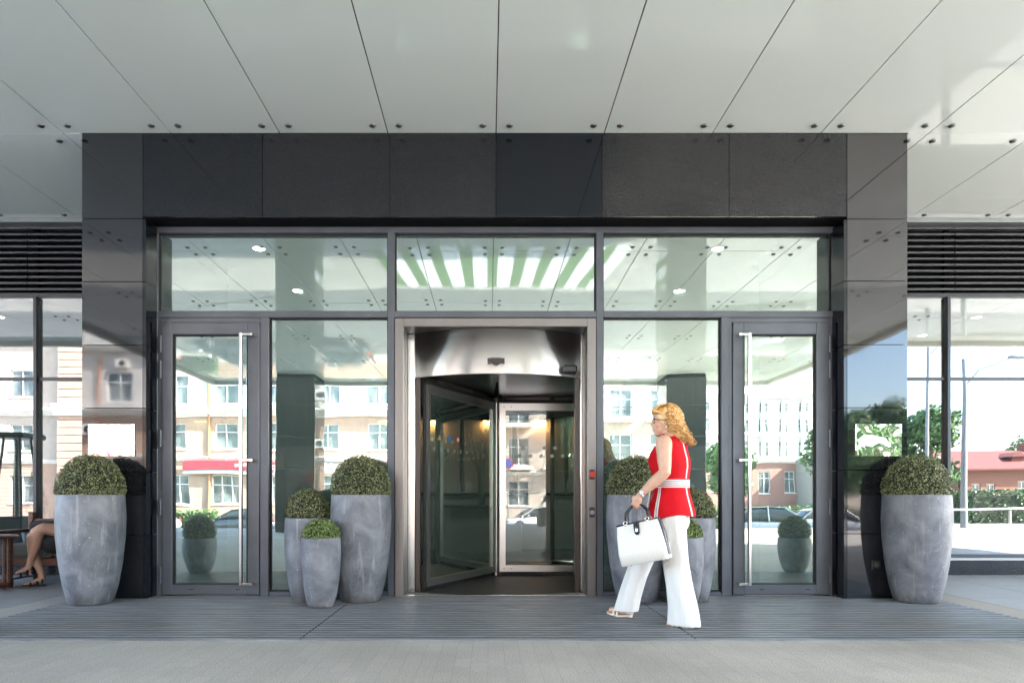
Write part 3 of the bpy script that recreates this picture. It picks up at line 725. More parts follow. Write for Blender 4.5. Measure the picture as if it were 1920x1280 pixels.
sm2 = put(small, 0, X_(1282,5.80), 5.80, 'short pot with box ball partly behind the walking woman, right side', 4.5, C_)
put(low, 1, -3.72, 4.5, 'low pot with box ball seen mirrored in the left door', 0, 'low pots mirrored in the doors')
put(low, 0, 4.0, 4.4, 'low pot with box ball seen mirrored in the right door', 2, 'low pots mirrored in the doors')

# ------------------------------------------------------------------ street behind the camera: buildings
SG = -1.1
WHITEF = mat('white_window_frame', (.75,.75,.73), .5)
PANE = mat('dark_window_pane', (.09,.12,.13), .08); bsdf(PANE).inputs['IOR'].default_value = 1.7
noise_mix(PANE, (.04,.06,.07), (.22,.24,.24), .7, 2, stretch=(2,1,1))
def plaster(name, c):
    m = mat(name, c, .8); noise_mix(m, tuple(x*.9 for x in c), tuple(min(.9, x*1.06) for x in c), 2.5, 5); return m
PEACH = plaster('peach_plaster', (.46,.31,.23)); CREAM = plaster('cream_plaster', (.48,.41,.35)); WHITE = plaster('white_plaster', (.60,.58,.56))
PINK = plaster('pink_brick', (.33,.17,.14)); TRIM = plaster('white_trim', (.78,.76,.72)); ROOFR = mat('red_roof', (.17,.045,.04), .8); BRICK = mat('orange_brick', (.22,.095,.065), .8)
ROOFG = mat('grey_roof', (.30,.31,.31), .6)
def facade(parent, x0, x1, y, z0, z1, wins, m, name='wall', pane_m=PANE, frames=True, quarter=True):
    """front wall facing +y with real openings; wins = list of (x0,x1,z0,z1)"""
    xs = sorted(set([x0,x1]+[round(a,3) for wn in wins for a in wn[:2]])); zs = sorted(set([z0,z1]+[round(a,3) for wn in wins for a in wn[2:]]))
    b = MB()
    for i in range(len(xs)-1):
        for j in range(len(zs)-1):
            mx, mz = (xs[i]+xs[i+1])/2, (zs[j]+zs[j+1])/2
            if any(a < mx < c and d < mz < e for a,c,d,e in wins): continue
            b.add([(xs[i],y,zs[j]),(xs[i+1],y,zs[j]),(xs[i+1],y,zs[j+1]),(xs[i],y,zs[j+1])], [(0,3,2,1)])
    for (a,c,d,e) in wins:
        dd = y-.16
        b.add([(a,y,d),(c,y,d),(c,y,e),(a,y,e),(a,dd,d),(c,dd,d),(c,dd,e),(a,dd,e)], [(0,1,5,4),(1,2,6,5),(2,3,7,6),(3,0,4,7)])
    b.nonormals = False
    b.build(name, m, parent)
    if frames:
        for (a,c,d,e) in wins:
            f = MB(); yy = y-.12; t_ = .07
            f.box(a,a+t_,yy-.05,yy,d,e); f.box(c-t_,c,yy-.05,yy,d,e); f.box(a+t_,c-t_,yy-.05,yy,e-t_,e); f.box(a+t_,c-t_,yy-.05,yy,d,d+t_)
            nm = max(2, round((c-a)/.75))
            for k in range(1, nm): xx = a+(c-a)*k/nm; f.box(xx-.035,xx+.035,yy-.045,yy-.004,d+t_,e-t_)
            zz = d+(e-d)*.66; f.box(a+t_,c-t_,yy-.04,yy-.008,zz-.03,zz+.03)
            f.box(a-.08,c+.08,y+.003,y+.08,d-.09,d-.005)
            w_ = f.build('window', WHITEF, parent)
            p = MB(); p.box(a+.01,c-.01,yy-.1,yy-.055,d+.01,e-.01); p.build('window_pane', pane_m, w_)
def rowwins(xa, xb, step, wd, z0, z1, skip=()):
    n = int((xb-xa)/step); off = (xb-xa-n*step)/2; r = []
    for i in range(n):
        if i in skip: continue
        c = xa+off+step*(i+.5); r.append((c-wd/2, c+wd/2, z0, z1))
    return r
# building A: long peach and white terrace on the left
YA = -30
bA = thing('terrace_building', 'peach and white stone terrace with cornices and a red shop sign', 'building', (-22,YA,SG))
wA = rowwins(-27,2.2,3.4,2.0,.6,2.45)
facade(bA,-27,2.2,YA,SG,3.7,wA,PEACH,'ground_floor_wall')
facade(bA,-27,2.2,YA,3.7,6.4,rowwins(-27,2.2,3.4,1.5,4.2,5.9),PEACH,'middle_wall')
facade(bA,-27,2.2,YA,6.4,10.4,rowwins(-27,2.2,3.4,1.6,7.25,9.1),WHITE,'upper_wall')
facade(bA,-50,-31,YA,SG,3.7,rowwins(-50,-31,3.4,1.7,.6,2.6),PEACH,'ground_floor_wall')
facade(bA,-50,-31,YA,3.7,12.8,rowwins(-50,-31,3.4,1.6,4.4,6.3)+rowwins(-50,-31,3.4,1.6,8.2,10.1),CREAM,'upper_wall')
b = MB(); b.box(-31,-27,YA-.01,YA+.05,SG,12.8); b.build('bay_wall', CREAM, bA)
for xa in (-30.6,):
    b = MB()
    z = SG
    while z < 12.6:
        b.bbox(xa, xa+2.3, YA+.05, YA+.75, z+.02, min(z+.52,12.75), .03); z += .54
    b.build('rusticated_pilaster', PEACH, bA)
def cornice(b, x0, x1, y, z, h, d):
    for k in range(4):
        b.box(x0-.0, x1+.0, y+.001, y+d*(k+1)/4, z+h*k/4, z+h*(k+1)/4-.001)
b = MB(); cornice(b,-27,2.2,YA,6.35,.55,.7); cornice(b,-50,2.2,YA,3.42,.25,.25); cornice(b,-50,-31,YA,6.9,.5,.5); cornice(b,-50,-27.0,YA,12.8,.7,.9); cornice(b,-27.0,2.2,YA,10.4,.5,.7)
cornice(b,-30.8,-28.1,YA+.75,6.8,.8,.45); b.build('cornice', TRIM, bA)
b = MB(); b.box(-50,2.2,YA-12,YA-.3,SG,10.4); b.box(-50,-27,YA-12,YA-.3,10.4,12.9); b.prism([(YA-12,10.45),(YA+.3,10.45),(YA-3,12.8),(YA-9,12.8)],'x',-27,2.2); b.build('roof', ROOFG, bA)
b = MB()
for x in (-18.6,-5.1,1.9,-25.7): b.tube([(x,YA+.12,SG),(x,YA+.12,10.2)], .09, 8)
b.build('drainpipe', mat('copper_pipe',(.45,.22,.12),.5,.3), bA)
for i,(x,z) in enumerate(((1.2,7.5),(1.25,4.2),(-26.2,5.2),(-24.0,9.4))):
    b = MB(); b.bbox(x-.4,x+.4,YA+.05,YA+.4,z,z+.6,.03); o = b.build('air_conditioner', TRIM, bA)
    b = MB(); b.tube([(x+.08,YA+.40,z+.3),(x+.08,YA+.42,z+.3)], .22, 16); b.build('fan_grille', BLACK, o)
# red sign
SGN = mat('red_sign', (.62,.03,.05), .4)
t = thing('shop_sign', 'long red shop sign with white lettering on the peach terrace', 'sign', (-17,YA+.1,2.9))
b = MB(); b.bbox(-20.1,-12.2,YA+.26,YA+.5,2.78,3.38,.03); b.build('board', SGN, t)
b = MB(); b.box(-20.1,-12.2,YA+.26,YA+.42,2.5,2.77); b.build('lower_strip', mat('sign_grey',(.4,.4,.4),.5), t)
def text(s, x, y, z, size, m, parent, name='lettering', ext=.01):
    cu = bpy.data.curves.new(name,'FONT'); cu.body = s; cu.size = size; cu.extrude = ext; cu.align_x = 'CENTER'; cu.align_y = 'CENTER'; cu.offset = size*.015
    o = bpy.data.objects.new(name, cu); COL.objects.link(o)
    dg = bpy.context.evaluated_depsgraph_get(); dg.update(); me = bpy.data.meshes.new_from_object(o.evaluated_get(dg)); COL.objects.unlink(o)
    me.transform(Matrix.Rotation(pi,4,'Z') @ Matrix.Rotation(pi/2,4,'X'))
    off = Vector((0,0,0)); q = parent
    while q is not None: off += q.location; q = q.parent
    o = bpy.data.objects.new(name, me); COL.objects.link(o); o.parent = parent; o.location = Vector((x,y,z))-off
    me.materials.clear(); me.materials.append(m); return o
WL = mat('white_letters', (.85,.85,.85), .5)
text('pofig', -14.6, YA+.515, 3.08, .62, WL, t); text('ololog', -16.3, YA+.515, 3.1, .3, WL, t)
t = thing('shop_letters', 'white raised letters on the cream wall beside the red sign', 'sign', (-10.3,YA+.1,3))
text('ABC', -11.0, YA+.09, 2.98, .75, WL, t)
b = MB(); b.box(-12.0,-10.0,YA+.02,YA+.06,2.55,3.38); b.build('board', mat('board_grey',(.30,.28,.26),.6), t)
# building B
YB = -35
bB = thing('balcony_building', 'peach apartment building with stacked white balconies', 'building', (8,YB,SG))
zf = [(.3,2.3),(3.6,5.7),(6.9,9.0)]
facade(bB,2.3,14.6,YB,SG,10.2,[w_ for z0,z1 in zf for w_ in rowwins(2.3,14.6,3.0,1.7,z0,z1)],CREAM)
b = MB(); cornice(b,2.3,14.6,YB,10.2,.5,.6); cornice(b,2.3,14.6,YB,2.8,.25,.2); b.build('cornice', TRIM, bB)
b = MB(); b.box(2.3,14.6,YB-12,YB-.3,SG,10.2); b.prism([(2.1,10.7),(14.8,10.7),(8.4,13.2)],'y',YB-12,YB+.2); b.build('roof', ROOFG, bB)
for z in (3.2,6.5):
    for xc in (3.9,6.9,9.9,12.9):
        b = MB(); b.bbox(xc-1.1,xc+1.1,YB+.02,YB+1.0,z,z+.22,.03); bal = b.build('balcony', TRIM, bB)
        b = MB(); b.box(xc-1.08,xc+1.08,YB+.95,YB+.99,z+1.0,z+1.05); b.box(xc-1.08,xc+1.08,YB+.95,YB+.99,z+.6,z+.63)
        for k in range(12): xx = xc-1.06+k*.193; b.box(xx,xx+.025,YB+.955,YB+.98,z+.22,z+1.0)
        b.build('balcony_rail', BLACK, bal)
# building C white classical
YC = -62
bC = thing('classical_building', 'white classical building on a pink brick base with corner towers', 'building', (28,YC,SG))
facade(bC,15,38,YC,SG,4.9,rowwins(15,38,2.9,1.2,1.6,3.9),PINK,'base_wall')
facade(bC,15,38,YC,4.9,12.6,[w_ for z0,z1 in ((5.7,7.5),(8.5,10.1),(10.9,12.1)) for w_ in rowwins(15,38,2.3,1.1,z0,z1)],WHITE,'upper_wall')
b = MB(); cornice(b,15,38,YC,4.9,.4,.5); cornice(b,15,38,YC,12.6,.6,.8); cornice(b,15,38,YC,8.0,.25,.35)
for x in [16+k*2.3 for k in range(10)]: b.box(x-.2,x+.2,YC+.01,YC+.2,5.3,12.5)
b.build('cornice', TRIM, bC)
b = MB(); b.box(15,38,YC-14,YC-.3,SG,12.7)
b.prism([(26.5,13.2),(31.5,13.2),(29,17.2)],'y',YC-3,YC+.3); b.prism([(15,13.2),(38,13.2),(36,15),(17,15)],'y',YC-10,YC-2); b.build('roof', TRIM, bC)
for x in (19,35.5):
    b = MB(); b.lathe([(1.5,12.6),(1.5,15.2),(1.7,15.3),(1.6,15.6),(1.1,16.8),(.3,17.6),(.05,19)], (x,YC-1.6,0), 16); b.build('corner_tower', TRIM, bC)
# red roofed brick house
YH = -40
h = thing('brick_house', 'orange brick house with a red pitched roof and small dormer', 'house', (46,YH,SG))
facade(h,41.5,53,YH,SG,3.5,[(42.5,43.3,.5,2.2),(43.8,44.6,.5,2.2),(46.6,47.4,.6,2.4),(48.0,48.8,.6,2.4),(50.4,51.3,.6,2.4)],BRICK)
b = MB(); b.box(41.5,53,YH-8,YH-.3,SG,3.5); b.prism([(41.5,SG),(41.5,3.5)],'y',0,0) if False else None; b.build('side_wall', BRICK, h)
b = MB(); b.prism([(YH+.7,3.35),(YH-4,5.2),(YH-8.7,3.35),(YH-8.7,3.5),(YH-4,5.35),(YH+.7,3.5)],'x',41.0,53.5)
b.prism([(YH-8.2,3.5),(YH+.2,3.5),(YH-4,5.15)],'x',41.6,52.9); b.build('roof', ROOFR, h)
b = MB(); b.box(46.8,48.0,YH-2.8,YH-1.0,3.9,4.6); b.prism([(46.5,4.6),(48.3,4.6),(47.4,5.0)],'y',YH-3,YH-.8); b.build('dormer', ROOFR, h)
b = MB(); b.bbox(50.2,51.2,YH-4.6,YH-3.6,4.6,6.1,.03); b.build('chimney', BRICK, h)
# white low buildings far right
t = thing('garage_block', 'low pale flat roofed building beyond the trees', 'building', (38,-56,SG))
facade(t,36,58,-58,SG,5.0,rowwins(38.5,57.5,4,1.4,.8,2.6)+rowwins(38.5,57.5,4,1.4,3.2,4.4),CREAM); b = MB(); b.box(36,58,-66,-58.3,SG,5.0); b.box(35.8,58.2,-66.2,-57.8,5.0,5.3); b.build('roof', ROOFG, t)

# ------------------------------------------------------------------ trees, hedge
def tree(name, x, y, zg, H, r, n, leafm, label, seed, grp, size=.2):
    rnd = random.Random(seed); t = thing(name, label, 'tree', (x,y,zg), grp)
    b = MB(); top = zg+H*.55
    b.tube([(x,y,zg),(x+.05,y,zg+H*.2),(x-.05,y+.05,zg+H*.4),(x,y,top)], [.22,.17,.13,.07], 10)
    lobes = []
    for k in range(9):
        a = rnd.uniform(0,2*pi); rr = r*rnd.uniform(.25,.62); z = zg+H*rnd.uniform(.42,.86); c = Vector((x+rr*cos(a), y+rr*sin(a), z)); lobes.append((c, r*rnd.uniform(.34,.52)))
        b.tube([(x,y,zg+H*.34),((x+c.x)/2,(y+c.y)/2,zg+H*.45),c], [.09,.06,.02], 6)
    lobes.append((Vector((x,y,zg+H*.8)), r*.5))
    b.build('trunk', BARK, t)
    b = MB(); b.nonormals = True
    for _ in range(n):
        c, lr = rnd.choice(lobes); v = Vector((rnd.gauss(0,1),rnd.gauss(0,1),rnd.gauss(0,1))).normalized(); p = c+v*lr*rnd.uniform(.55,1.08)
        nn = (v+Vector((rnd.gauss(0,.6),rnd.gauss(0,.6),rnd.gauss(0,.6)))).normalized(); a = nn.orthogonal().normalized(); cc = nn.cross(a); s = size*rnd.uniform(.6,1.3)
        b.add([p-a*s,p-cc*s*.6,p+a*s,p+cc*s*.6],[(0,1,2,3)])
    b.build('crown', leafm, t)
for i,(x,y,H,r,l) in enumerate(((26,-35,8.3,2.9,'broad green tree left of the lamp post, nearest the white building'),(30.2,-36,9.2,3.1,'tall green tree, second in the row beyond the street'),(34.6,-34,9.4,2.9,'full green tree reflected beside the window mullion'),(56,-50,8.5,3.5,'green tree rising behind the red roofed house'),(21.5,-44,7,2.4,'small green tree in front of the white building'))):
    tree('street_tree', x, y, SG, H, r, 6000, TREE_LEAF, l, 20+i, 'green trees across the street')
def leafbox(name, x0, x1, y0, y1, z0, z1, n, label, cat, m=TREE_LEAF, size=.07):
    t = thing(name, label, cat, ((x0+x1)/2,(y0+y1)/2,z0)); b = MB(); b.bbox(x0+.1,x1-.1,y0+.1,y1-.1,z0,z1-.1,.15); b.build('stems', CORE, t)
    b = MB(); b.nonormals = True
    for _ in range(n):
        f = random.random(); x = random.uniform(x0,x1); y = random.uniform(y0,y1); z = random.uniform(z0,z1)
        if f < .5: y = y1+random.uniform(-.12,.08)
        elif f < .75: z = z1+random.uniform(-.1,.1)
        elif f < .85: x = x0+random.uniform(-.08,.1)
        else: x = x1+random.uniform(-.1,.08)
        nn = Vector((random.gauss(0,1),random.gauss(0,1),random.gauss(0,1))).normalized(); a = nn.orthogonal().normalized(); c = nn.cross(a); s = size*random.uniform(.6,1.4); p = Vector((x,y,z))
        b.add([p-a*s,p-c*s*.6,p+a*s,p+c*s*.6],[(0,1,2,3)])
    b.build('leaves', m, t)
leafbox('clipped_hedge', 26.5, 42, -20.5, -19, SG, 1.35, 5000, 'long leafy green hedge in front of the brick house', 'hedge')
leafbox('low_hedge', 11, 24, -28.6, -27.6, -.97, .4, 2500, 'low green hedge on the far pavement beside the parked cars', 'hedge')
leafbox('low_hedge', -24, -17.4, -28.4, -27.7, -.97, .15, 1400, 'low green shrubs beneath the red sign', 'hedge')

# ------------------------------------------------------------------ lamp posts, railing, round sign
LP = mat('lamp_grey', (.20,.22,.24), .4, .5)
for i,(x,y,zg,hh,lab) in enumerate(((15.2,-4.2,0,5.4,'grey street lamp with long slanting arm, nearest the right window'),(20.8,-14,-.95,9.5,'tall grey street lamp standing by the kerb further off'),(-9.5,-16,-1.1,8,'grey street lamp across from the red sign'))):
    t = thing('street_lamp', lab, 'street lamp', (x,y,zg), 'grey street lamps')
    b = MB(); b.tube([(x,y,zg),(x,y,zg+1.2),(x,y,zg+hh)], [.11,.09,.06], 12); b.build('post', LP, t)
    b = MB(); b.tube([(x,y,zg+hh-.9),(x+.5,y,zg+hh-.35),(x+1.4,y,zg+hh+.0)], .035, 8); b.build('arm', LP, t)
    b = MB(); b.ell((x+1.75,y,zg+hh+.06), (.38,.13,.07), 14, 8); b.build('lamp_head', LP, t)
t = thing('handrail', 'low pale metal handrail along the ramp on the right', 'railing', (13.5,-1,0))
b = MB(); b.tube([(11.5,-1.5,.62),(18,-1.5,.72)], .032, 10); b.build('rail', CHROME, t)
for x in (11.8,14.5,17.2): b = MB(); b.tube([(x,-1.5,0),(x,-1.5,.62)], .03, 8); b.build('post', CHROME, t)
t = thing('road_sign', 'round blue road sign on a thin post across the street', 'road sign', (2.6,-27.6,-.97))
b = MB(); b.tube([(2.6,-27.6,-.97),(2.6,-27.6,3.6)], .04, 8); b.build('post', LP, t)
b = MB(); b.tube([(2.6,-27.54,3.3),(2.6,-27.5,3.3)], .36, 24); b.build('sign_disc', mat('blue_sign',(.05,.10,.35),.4), t)
b = MB(); b.add([(2.6+.33*cos(k*pi/16),-27.497,3.3+.33*sin(k*pi/16)) for k in range(32)]+[(2.6+.27*cos(k*pi/16),-27.497,3.3+.27*sin(k*pi/16)) for k in range(32)], [(k,(k+1)%32,32+(k+1)%32,32+k) for k in range(32)])
b.build('red_rim', mat('sign_red',(.5,.03,.03),.4), t)

# ------------------------------------------------------------------ cars
TYRE = mat('tyre', (.02,.02,.02), .8); RIM = mat('alloy_rim', (.5,.5,.5), .25, .9); CGL = mat('car_glass', (.03,.04,.045), .05)
HL = mat('headlight', (.7,.7,.72), .1); TL = mat('tail_light', (.4,.01,.01), .2)
def car(x, y, z, rot, paint, label, suv=False, flip=1):
    t = thing('parked_car', label, 'car', (0,0,0), 'cars parked along the street')
    Lg = 4.5; Hh = 1.68 if suv else 1.44; W = .9; belt = .98 if suv else .88
    m = mat('car_paint', paint, .25, .4); bsdf(m).inputs['Coat Weight'].default_value = 1
    def ringl(xc, zb, zt_, hw):
        pts = []
        for k in range(20):
            q = 2*pi*k/20; cx_, sz = cos(q), sin(q); e = .45
            yy_ = hw*(abs(cx_)**e)*(1 if cx_ >= 0 else -1); zz_ = (zb+zt_)/2+(zt_-zb)/2*(abs(sz)**e)*(1 if sz >= 0 else -1)
            pts.append((xc, yy_, zz_))
        return pts
    st = [(-2.25,.35,.62,.70),(-2.18,.22,.80,.80),(-1.9,.18,.90,.88),(-1.2,.17,belt,.90),(0,.17,belt,.91),(1.0,.17,belt-.02,.90),(1.6,.18,belt-.10,.88),(2.0,.2,belt-.2,.84),(2.2,.25,.62,.76),(2.26,.35,.5,.66)]
    b = MB(); b.loft([ringl(*q) for q in st]); b.build('body', m, t)
    cst = [(-1.95,belt-.05,belt+.02,.72),(-1.55,belt-.05,Hh-.12,.68),(-1.1,belt-.05,Hh-.01,.66),(-.3,belt-.05,Hh,.68),(.35,belt-.05,Hh-.06,.68),(.85,belt-.05,belt+.26,.72),(1.25,belt-.08,belt-.02,.76)]
    if not suv: cst[0] = (-2.0,belt-.1,belt-.02,.7)
    b = MB(); b.loft([ringl(*q) for q in cst]); b.build('cabin_glass', CGL, t)
    b = MB(); b.loft([ringl(q[0], q[2]-.03, q[2]+.012, q[3]-.02) for q in cst[1:5]])
    for s in (-1,1):
        for (xa,za,xb_,zb_) in ((1.22,belt-.02,.3,Hh-.04),(-.35,belt,-.4,Hh-.02),(-1.9,belt,-1.2,Hh-.03)): b.tube([(xa,s*.745,za),(xb_,s*.66,zb_)], .035, 6)
    b.build('roof', m, t)
    for xx in (-1.38,1.38):
        for s in (-1,1):
            b = MB(); b.tube([(xx,s*.70,.33),(xx,s*.90,.33)], [.33,.33], 24); wv = b.build('wheel', TYRE, t)
            b = MB(); b.tube([(xx,s*.895,.33),(xx,s*.908,.33)], .235, 20); 
            b.build('wheel_disc', DARK, wv)
            b = MB()
            for k in range(5):
                q = 2*pi*k/5; b.tube([(xx,s*.915,.33),(xx+.22*cos(q),s*.912,.33+.22*sin(q))], [.035,.028], 6)
            b.tube([(xx+.23*cos(2*pi*k/24),s*.912,.33+.23*sin(2*pi*k/24)) for k in range(25)], .014, 6); b.build('rim', RIM, wv)
    for s in (-1,1):
        b = MB(); b.ell((2.12,s*.62,.66),(.12,.16,.07),12,8); b.build('headlight', HL, t)
        b = MB(); b.ell((-2.16,s*.66,.78),(.1,.16,.08),12,8); b.build('tail_light', TL, t)
        b = MB(); b.ell((.85,s*.98,belt+.06),(.07,.1,.06),10,6); b.build('mirror', m, t)
    t.location = (x,y,z); t.rotation_euler = (0,0,rot)
    return t
car(-14.4,-24.6,SG,pi,(.035,.045,.06),'dark blue sedan parked below the red shop sign')
car(-9.0,-24.4,SG,pi,(.03,.03,.035),'black sedan parked right behind the dark blue sedan')
car(-20.5,-24.6,SG,pi,(.55,.56,.58),'silver car at the left end of the parked row')
car(13.6,-17.6,SG,.25,(.22,.24,.26),'grey sport utility car parked at the right, near the hotel drive',True)
car(-1.6,-21.5,SG,0,(.10,.11,.12),'dark grey sport utility car nosing into the revolving door reflection',True)
car(4.3,-27.0+1.6,SG,pi*.93,(.7,.7,.7),'white sedan parked beneath the balconies')
car(19.8,-24.4,SG,0,(.25,.26,.28),'mid grey sedan parked before the low hedge')

# ------------------------------------------------------------------ patio heater, conifer (mirrored in left window)
t = thing('patio_heater', 'black pyramid patio heater mirrored in the left window', 'heater', (-9.0,4.0,0))
x, y = -9.0, 4.0
b = MB(); b.bbox(x-.28,x+.28,y-.28,y+.28,0,.62,.02); b.build('base', BLACK, t)
b = MB()
for sx in (-1,1):
    for sy in (-1,1): b.tube([(x+sx*.26,y+sy*.26,.62),(x+sx*.15,y+sy*.15,2.1)], .022, 8)
for k in range(18): z = .7+k*.075; r = .26-.11*(z-.62)/1.48; b.box(x-r,x+r,y-r-.003,y-r+.003,z,z+.006); b.box(x-r,x+r,y+r-.003,y+r+.003,z,z+.006)
b.build('grille_frame', BLACK, t)
b = MB(); b.tube([(x,y,.62),(x,y,2.08)], .05, 12); b.build('glass_tube', mat('heater_tube',(.2,.25,.25),.1), t)
b = MB(); b.bbox(x-.34,x+.34,y-.34,y+.34,2.1,2.2,.03); b.build('cap', BLACK, t)
t = thing('potted_conifer', 'slim dark conifer in a pot mirrored in the left window', 'potted plant', (-8.3,4.5,0))
b = MB(); b.lathe([(.16,0),(.22,.4),(.2,.4),(.19,.36),(0,.36)], (-8.3,4.5,0), 20); b.build('pot', POT, t)
b = MB(); b.tube([(-8.3,4.5,.35),(-8.3,4.5,1.5)], [.02,.008], 6); b.build('trunk', BARK, t)
b = MB(); b.nonormals = True
for _ in range(2600):
    h_ = random.random()**.8; z = .42+1.25*h_; r = .26*(1-h_)*random.uniform(.5,1.1); a = random.uniform(0,2*pi); p = Vector((-8.3+r*cos(a),4.5+r*sin(a),z)); d = Vector((cos(a)*.5,sin(a)*.5,1)).normalized(); c = d.orthogonal().normalized()
    b.add([p,p+d*.02-c*.007,p+d*.05,p+d*.02+c*.007],[(0,1,2,3)])
b.build('crown', DARK_LEAF, t)

# ------------------------------------------------------------------ terrace furniture, left
WOOD = mat('red_brown_wood', (.13,.045,.025), .45); noise_mix(WOOD, (.09,.03,.018), (.17,.06,.032), 8, 4, stretch=(1,1,6))
CUSH = mat('grey_cushion', (.16,.155,.15), .9)
t = thing('wooden_sofa', 'dark wooden sofa with grey seat cushion beneath the left window', 'sofa', (-5.0,7.4,0))
x0, x1 = -5.65, -4.12
for x in (x0+.03,-4.73,x1-.03):
    b = MB(); b.bbox(x-.03,x+.03,7.14,7.20,0.006,.56 if x != -4.73 else .3,.005); b.build('leg', WOOD, t)
for x in (x0+.03,x1-.03):
    b = MB(); b.bbox(x-.03,x+.03,7.86,7.92,0.006,.80,.005); b.build('leg', WOOD, t)
    b = MB(); b.bbox(x-.04,x+.04,7.16,7.92,.56,.60,.008); b.build('armrest', WOOD, t)
b = MB(); b.bbox(x0,x1,7.15,7.19,.22,.30,.005); b.bbox(x0,x1,7.19,7.9,.24,.28,.005); b.build('seat_frame', WOOD, t)
b = MB(); b.bbox(x0,x1,7.88,7.92,.62,.72,.005); b.bbox(x0,x1,7.88,7.92,.40,.46,.005); b.build('back_rail', WOOD, t)
b = MB(); b.bbox(x0+.05,-4.9,7.15,7.8,.302,.44,.04); b.build('cushion', CUSH, t); b = MB(); b.bbox(-4.89,x1-.05,7.15,7.8,.302,.44,.04); b.build('cushion', CUSH, t)
b = MB(); b.bbox(x0+.08,x1-.08,7.72,7.86,.445,.70,.05); b.build('back_cushion', mat('black_cushion',(.02,.02,.022),.9), t)
t = thing('slatted_table', 'round dark wooden cafe table with slatted base at the left edge', 'table', (-5.40,6.75,0))
b = MB(); b.lathe([(0,.545),(.36,.545),(.375,.56),(.36,.575),(0,.575)], (-5.40,6.75,0), 40); b.build('table_top', WOOD, t)
b = MB()
for k in range(24):
    q = 2*pi*k/24; x, y = -5.40+.30*cos(q), 6.75+.30*sin(q)
    b.tube([(x,y,.01),(x,y,.545)], .017, 6)
b.build('base_slats', WOOD, t)
b = MB(); b.lathe([(.32,.03),(.32,.08),(.28,.08),(.28,.03),(.32,.03)], (-5.40,6.75,0), 32); b.build('base_ring', WOOD, t)
t = thing('coffee_cup', 'white paper coffee cup with a dark badge on the cafe table', 'cup', (-5.16,6.62,.576))
b = MB(); b.lathe([(0,0),(.031,0),(.044,.105),(.046,.11),(.043,.112),(0,.108)], (-5.16,6.62,.5755), 24); b.build('cup', mat('white_paper',(.75,.75,.73),.6), t)
b = MB(); b.tube([(-5.16+.012,6.62-.0375,.63),(-5.16+.012,6.62-.041,.63)], .012, 14); b.build('badge', BLACK, t)

# ------------------------------------------------------------------ people
SKIN = mat('skin', (.62,.36,.25), .5, Subsurface_Weight=.15); bsdf(SKIN).inputs['Subsurface Radius'].default_value = (.02,.008,.005)
noise_mix(SKIN, (.58,.33,.235), (.66,.40,.29), 14, 3)
SKIN2 = mat('skin_tanned', (.45,.25,.17), .5)
class Fr:                                   # body frame: forward f, left l, up z
    def __init__(s, bx, by, a): s.b = Vector((bx,by,0)); s.F = Vector((-cos(a), sin(a), 0)); s.Lf = Vector((-sin(a), -cos(a), 0))
    def __call__(s, f, l, z): return s.b+s.F*f+s.Lf*l+Vector((0,0,z))
def limb(b, pts, rad, n=16):
    P = [Vector(p) for p in pts]; pp = []; rr = []
    for i in range(len(P)-1):
        for k in range(4):
            t = k/4; pp.append(P[i].lerp(P[i+1], t)); s = t*t*(3-2*t); rr.append(rad[i]*(1-s)+rad[i+1]*s)
    pp.append(P[-1]); rr.append(rad[-1]); b.tube(pp, rr, n)
    b.ell(P[0], (rad[0],)*3, 14, 10); b.ell(P[-1], (rad[-1],)*3, 14, 10)
def oriented(fr, f, l, z, rf, rl, n=48, mod=None, z_tilt=0):
    r = []
    for k in range(n):
        q = 2*pi*k/n; m_ = mod(q) if mod else 1
        r.append(fr(f+rf*cos(q)*m_, l+rl*sin(q)*m_, z+z_tilt*cos(q)))
    return r
def chain(b, pts, r): 
    for i in range(len(pts)-1): b.tube([pts[i],pts[i+1]], [r[i],r[i+1]], 10)
    for p, q in zip(pts, r): b.ell(p, (q,q,q), 10, 8)

W = Fr(1.42, 4.95, radians(32))
lady = thing('person', 'woman in red sleeveless top and white trousers walking past with a handbag', 'person', (1.42,4.95,0))
hd = Fr(1.42+0, 4.95, radians(9))
b = MB()
HC = W(.055,.0,1.56)
def HP(f, l, z): return HC+hd.F*f+hd.Lf*l+Vector((0,0,z))
Rm = Matrix((( hd.F.x, hd.Lf.x, 0),(hd.F.y, hd.Lf.y, 0),(0,0,1)))
b.ell(HP(-.005,0,.03), (.092,.074,.088), 24, 16, R=Rm); b.ell(HP(.022,0,-.03), (.066,.058,.078), 24, 14, R=Rm)
b.ell(HP(.052,0,-.088), (.028,.030,.022), 14, 10, R=Rm)                       # chin
b.ell(HP(.085,0,-.015), (.020,.012,.016), 12, 8, R=Rm); b.tube([HP(.082,0,.025),HP(.098,0,-.012)], [.008,.011], 10)   # nose
b.ell(HP(.078,0,-.052), (.014,.024,.008), 12, 8, R=Rm); b.ell(HP(.075,0,-.064), (.014,.021,.008), 12, 8, R=Rm)
b.ell(HP(.070,0,.045), (.022,.05,.012), 12, 8, R=Rm)
for s in (-1,1): b.ell(HP(-.005,s*.075,-.005), (.017,.008,.030), 10, 10, R=Rm); b.ell(HP(.052,s*.040,-.02), (.026,.022,.024), 12, 8, R=Rm)
limb(b, [W(.035,0,1.50), W(.01,0,1.44), W(0,0,1.38)], [.052,.055,.07])
# torso core under the clothes
for f,z,rf,rl in ((0,1.36,.09,.15),(.01,1.25,.11,.15),(0,1.08,.10,.13),(0,.93,.12,.16)): b.ell(W(f,0,z), (rf,rl,.13), 20, 12, R=Matrix(((W.F.x,W.Lf.x,0),(W.F.y,W.Lf.y,0),(0,0,1))))
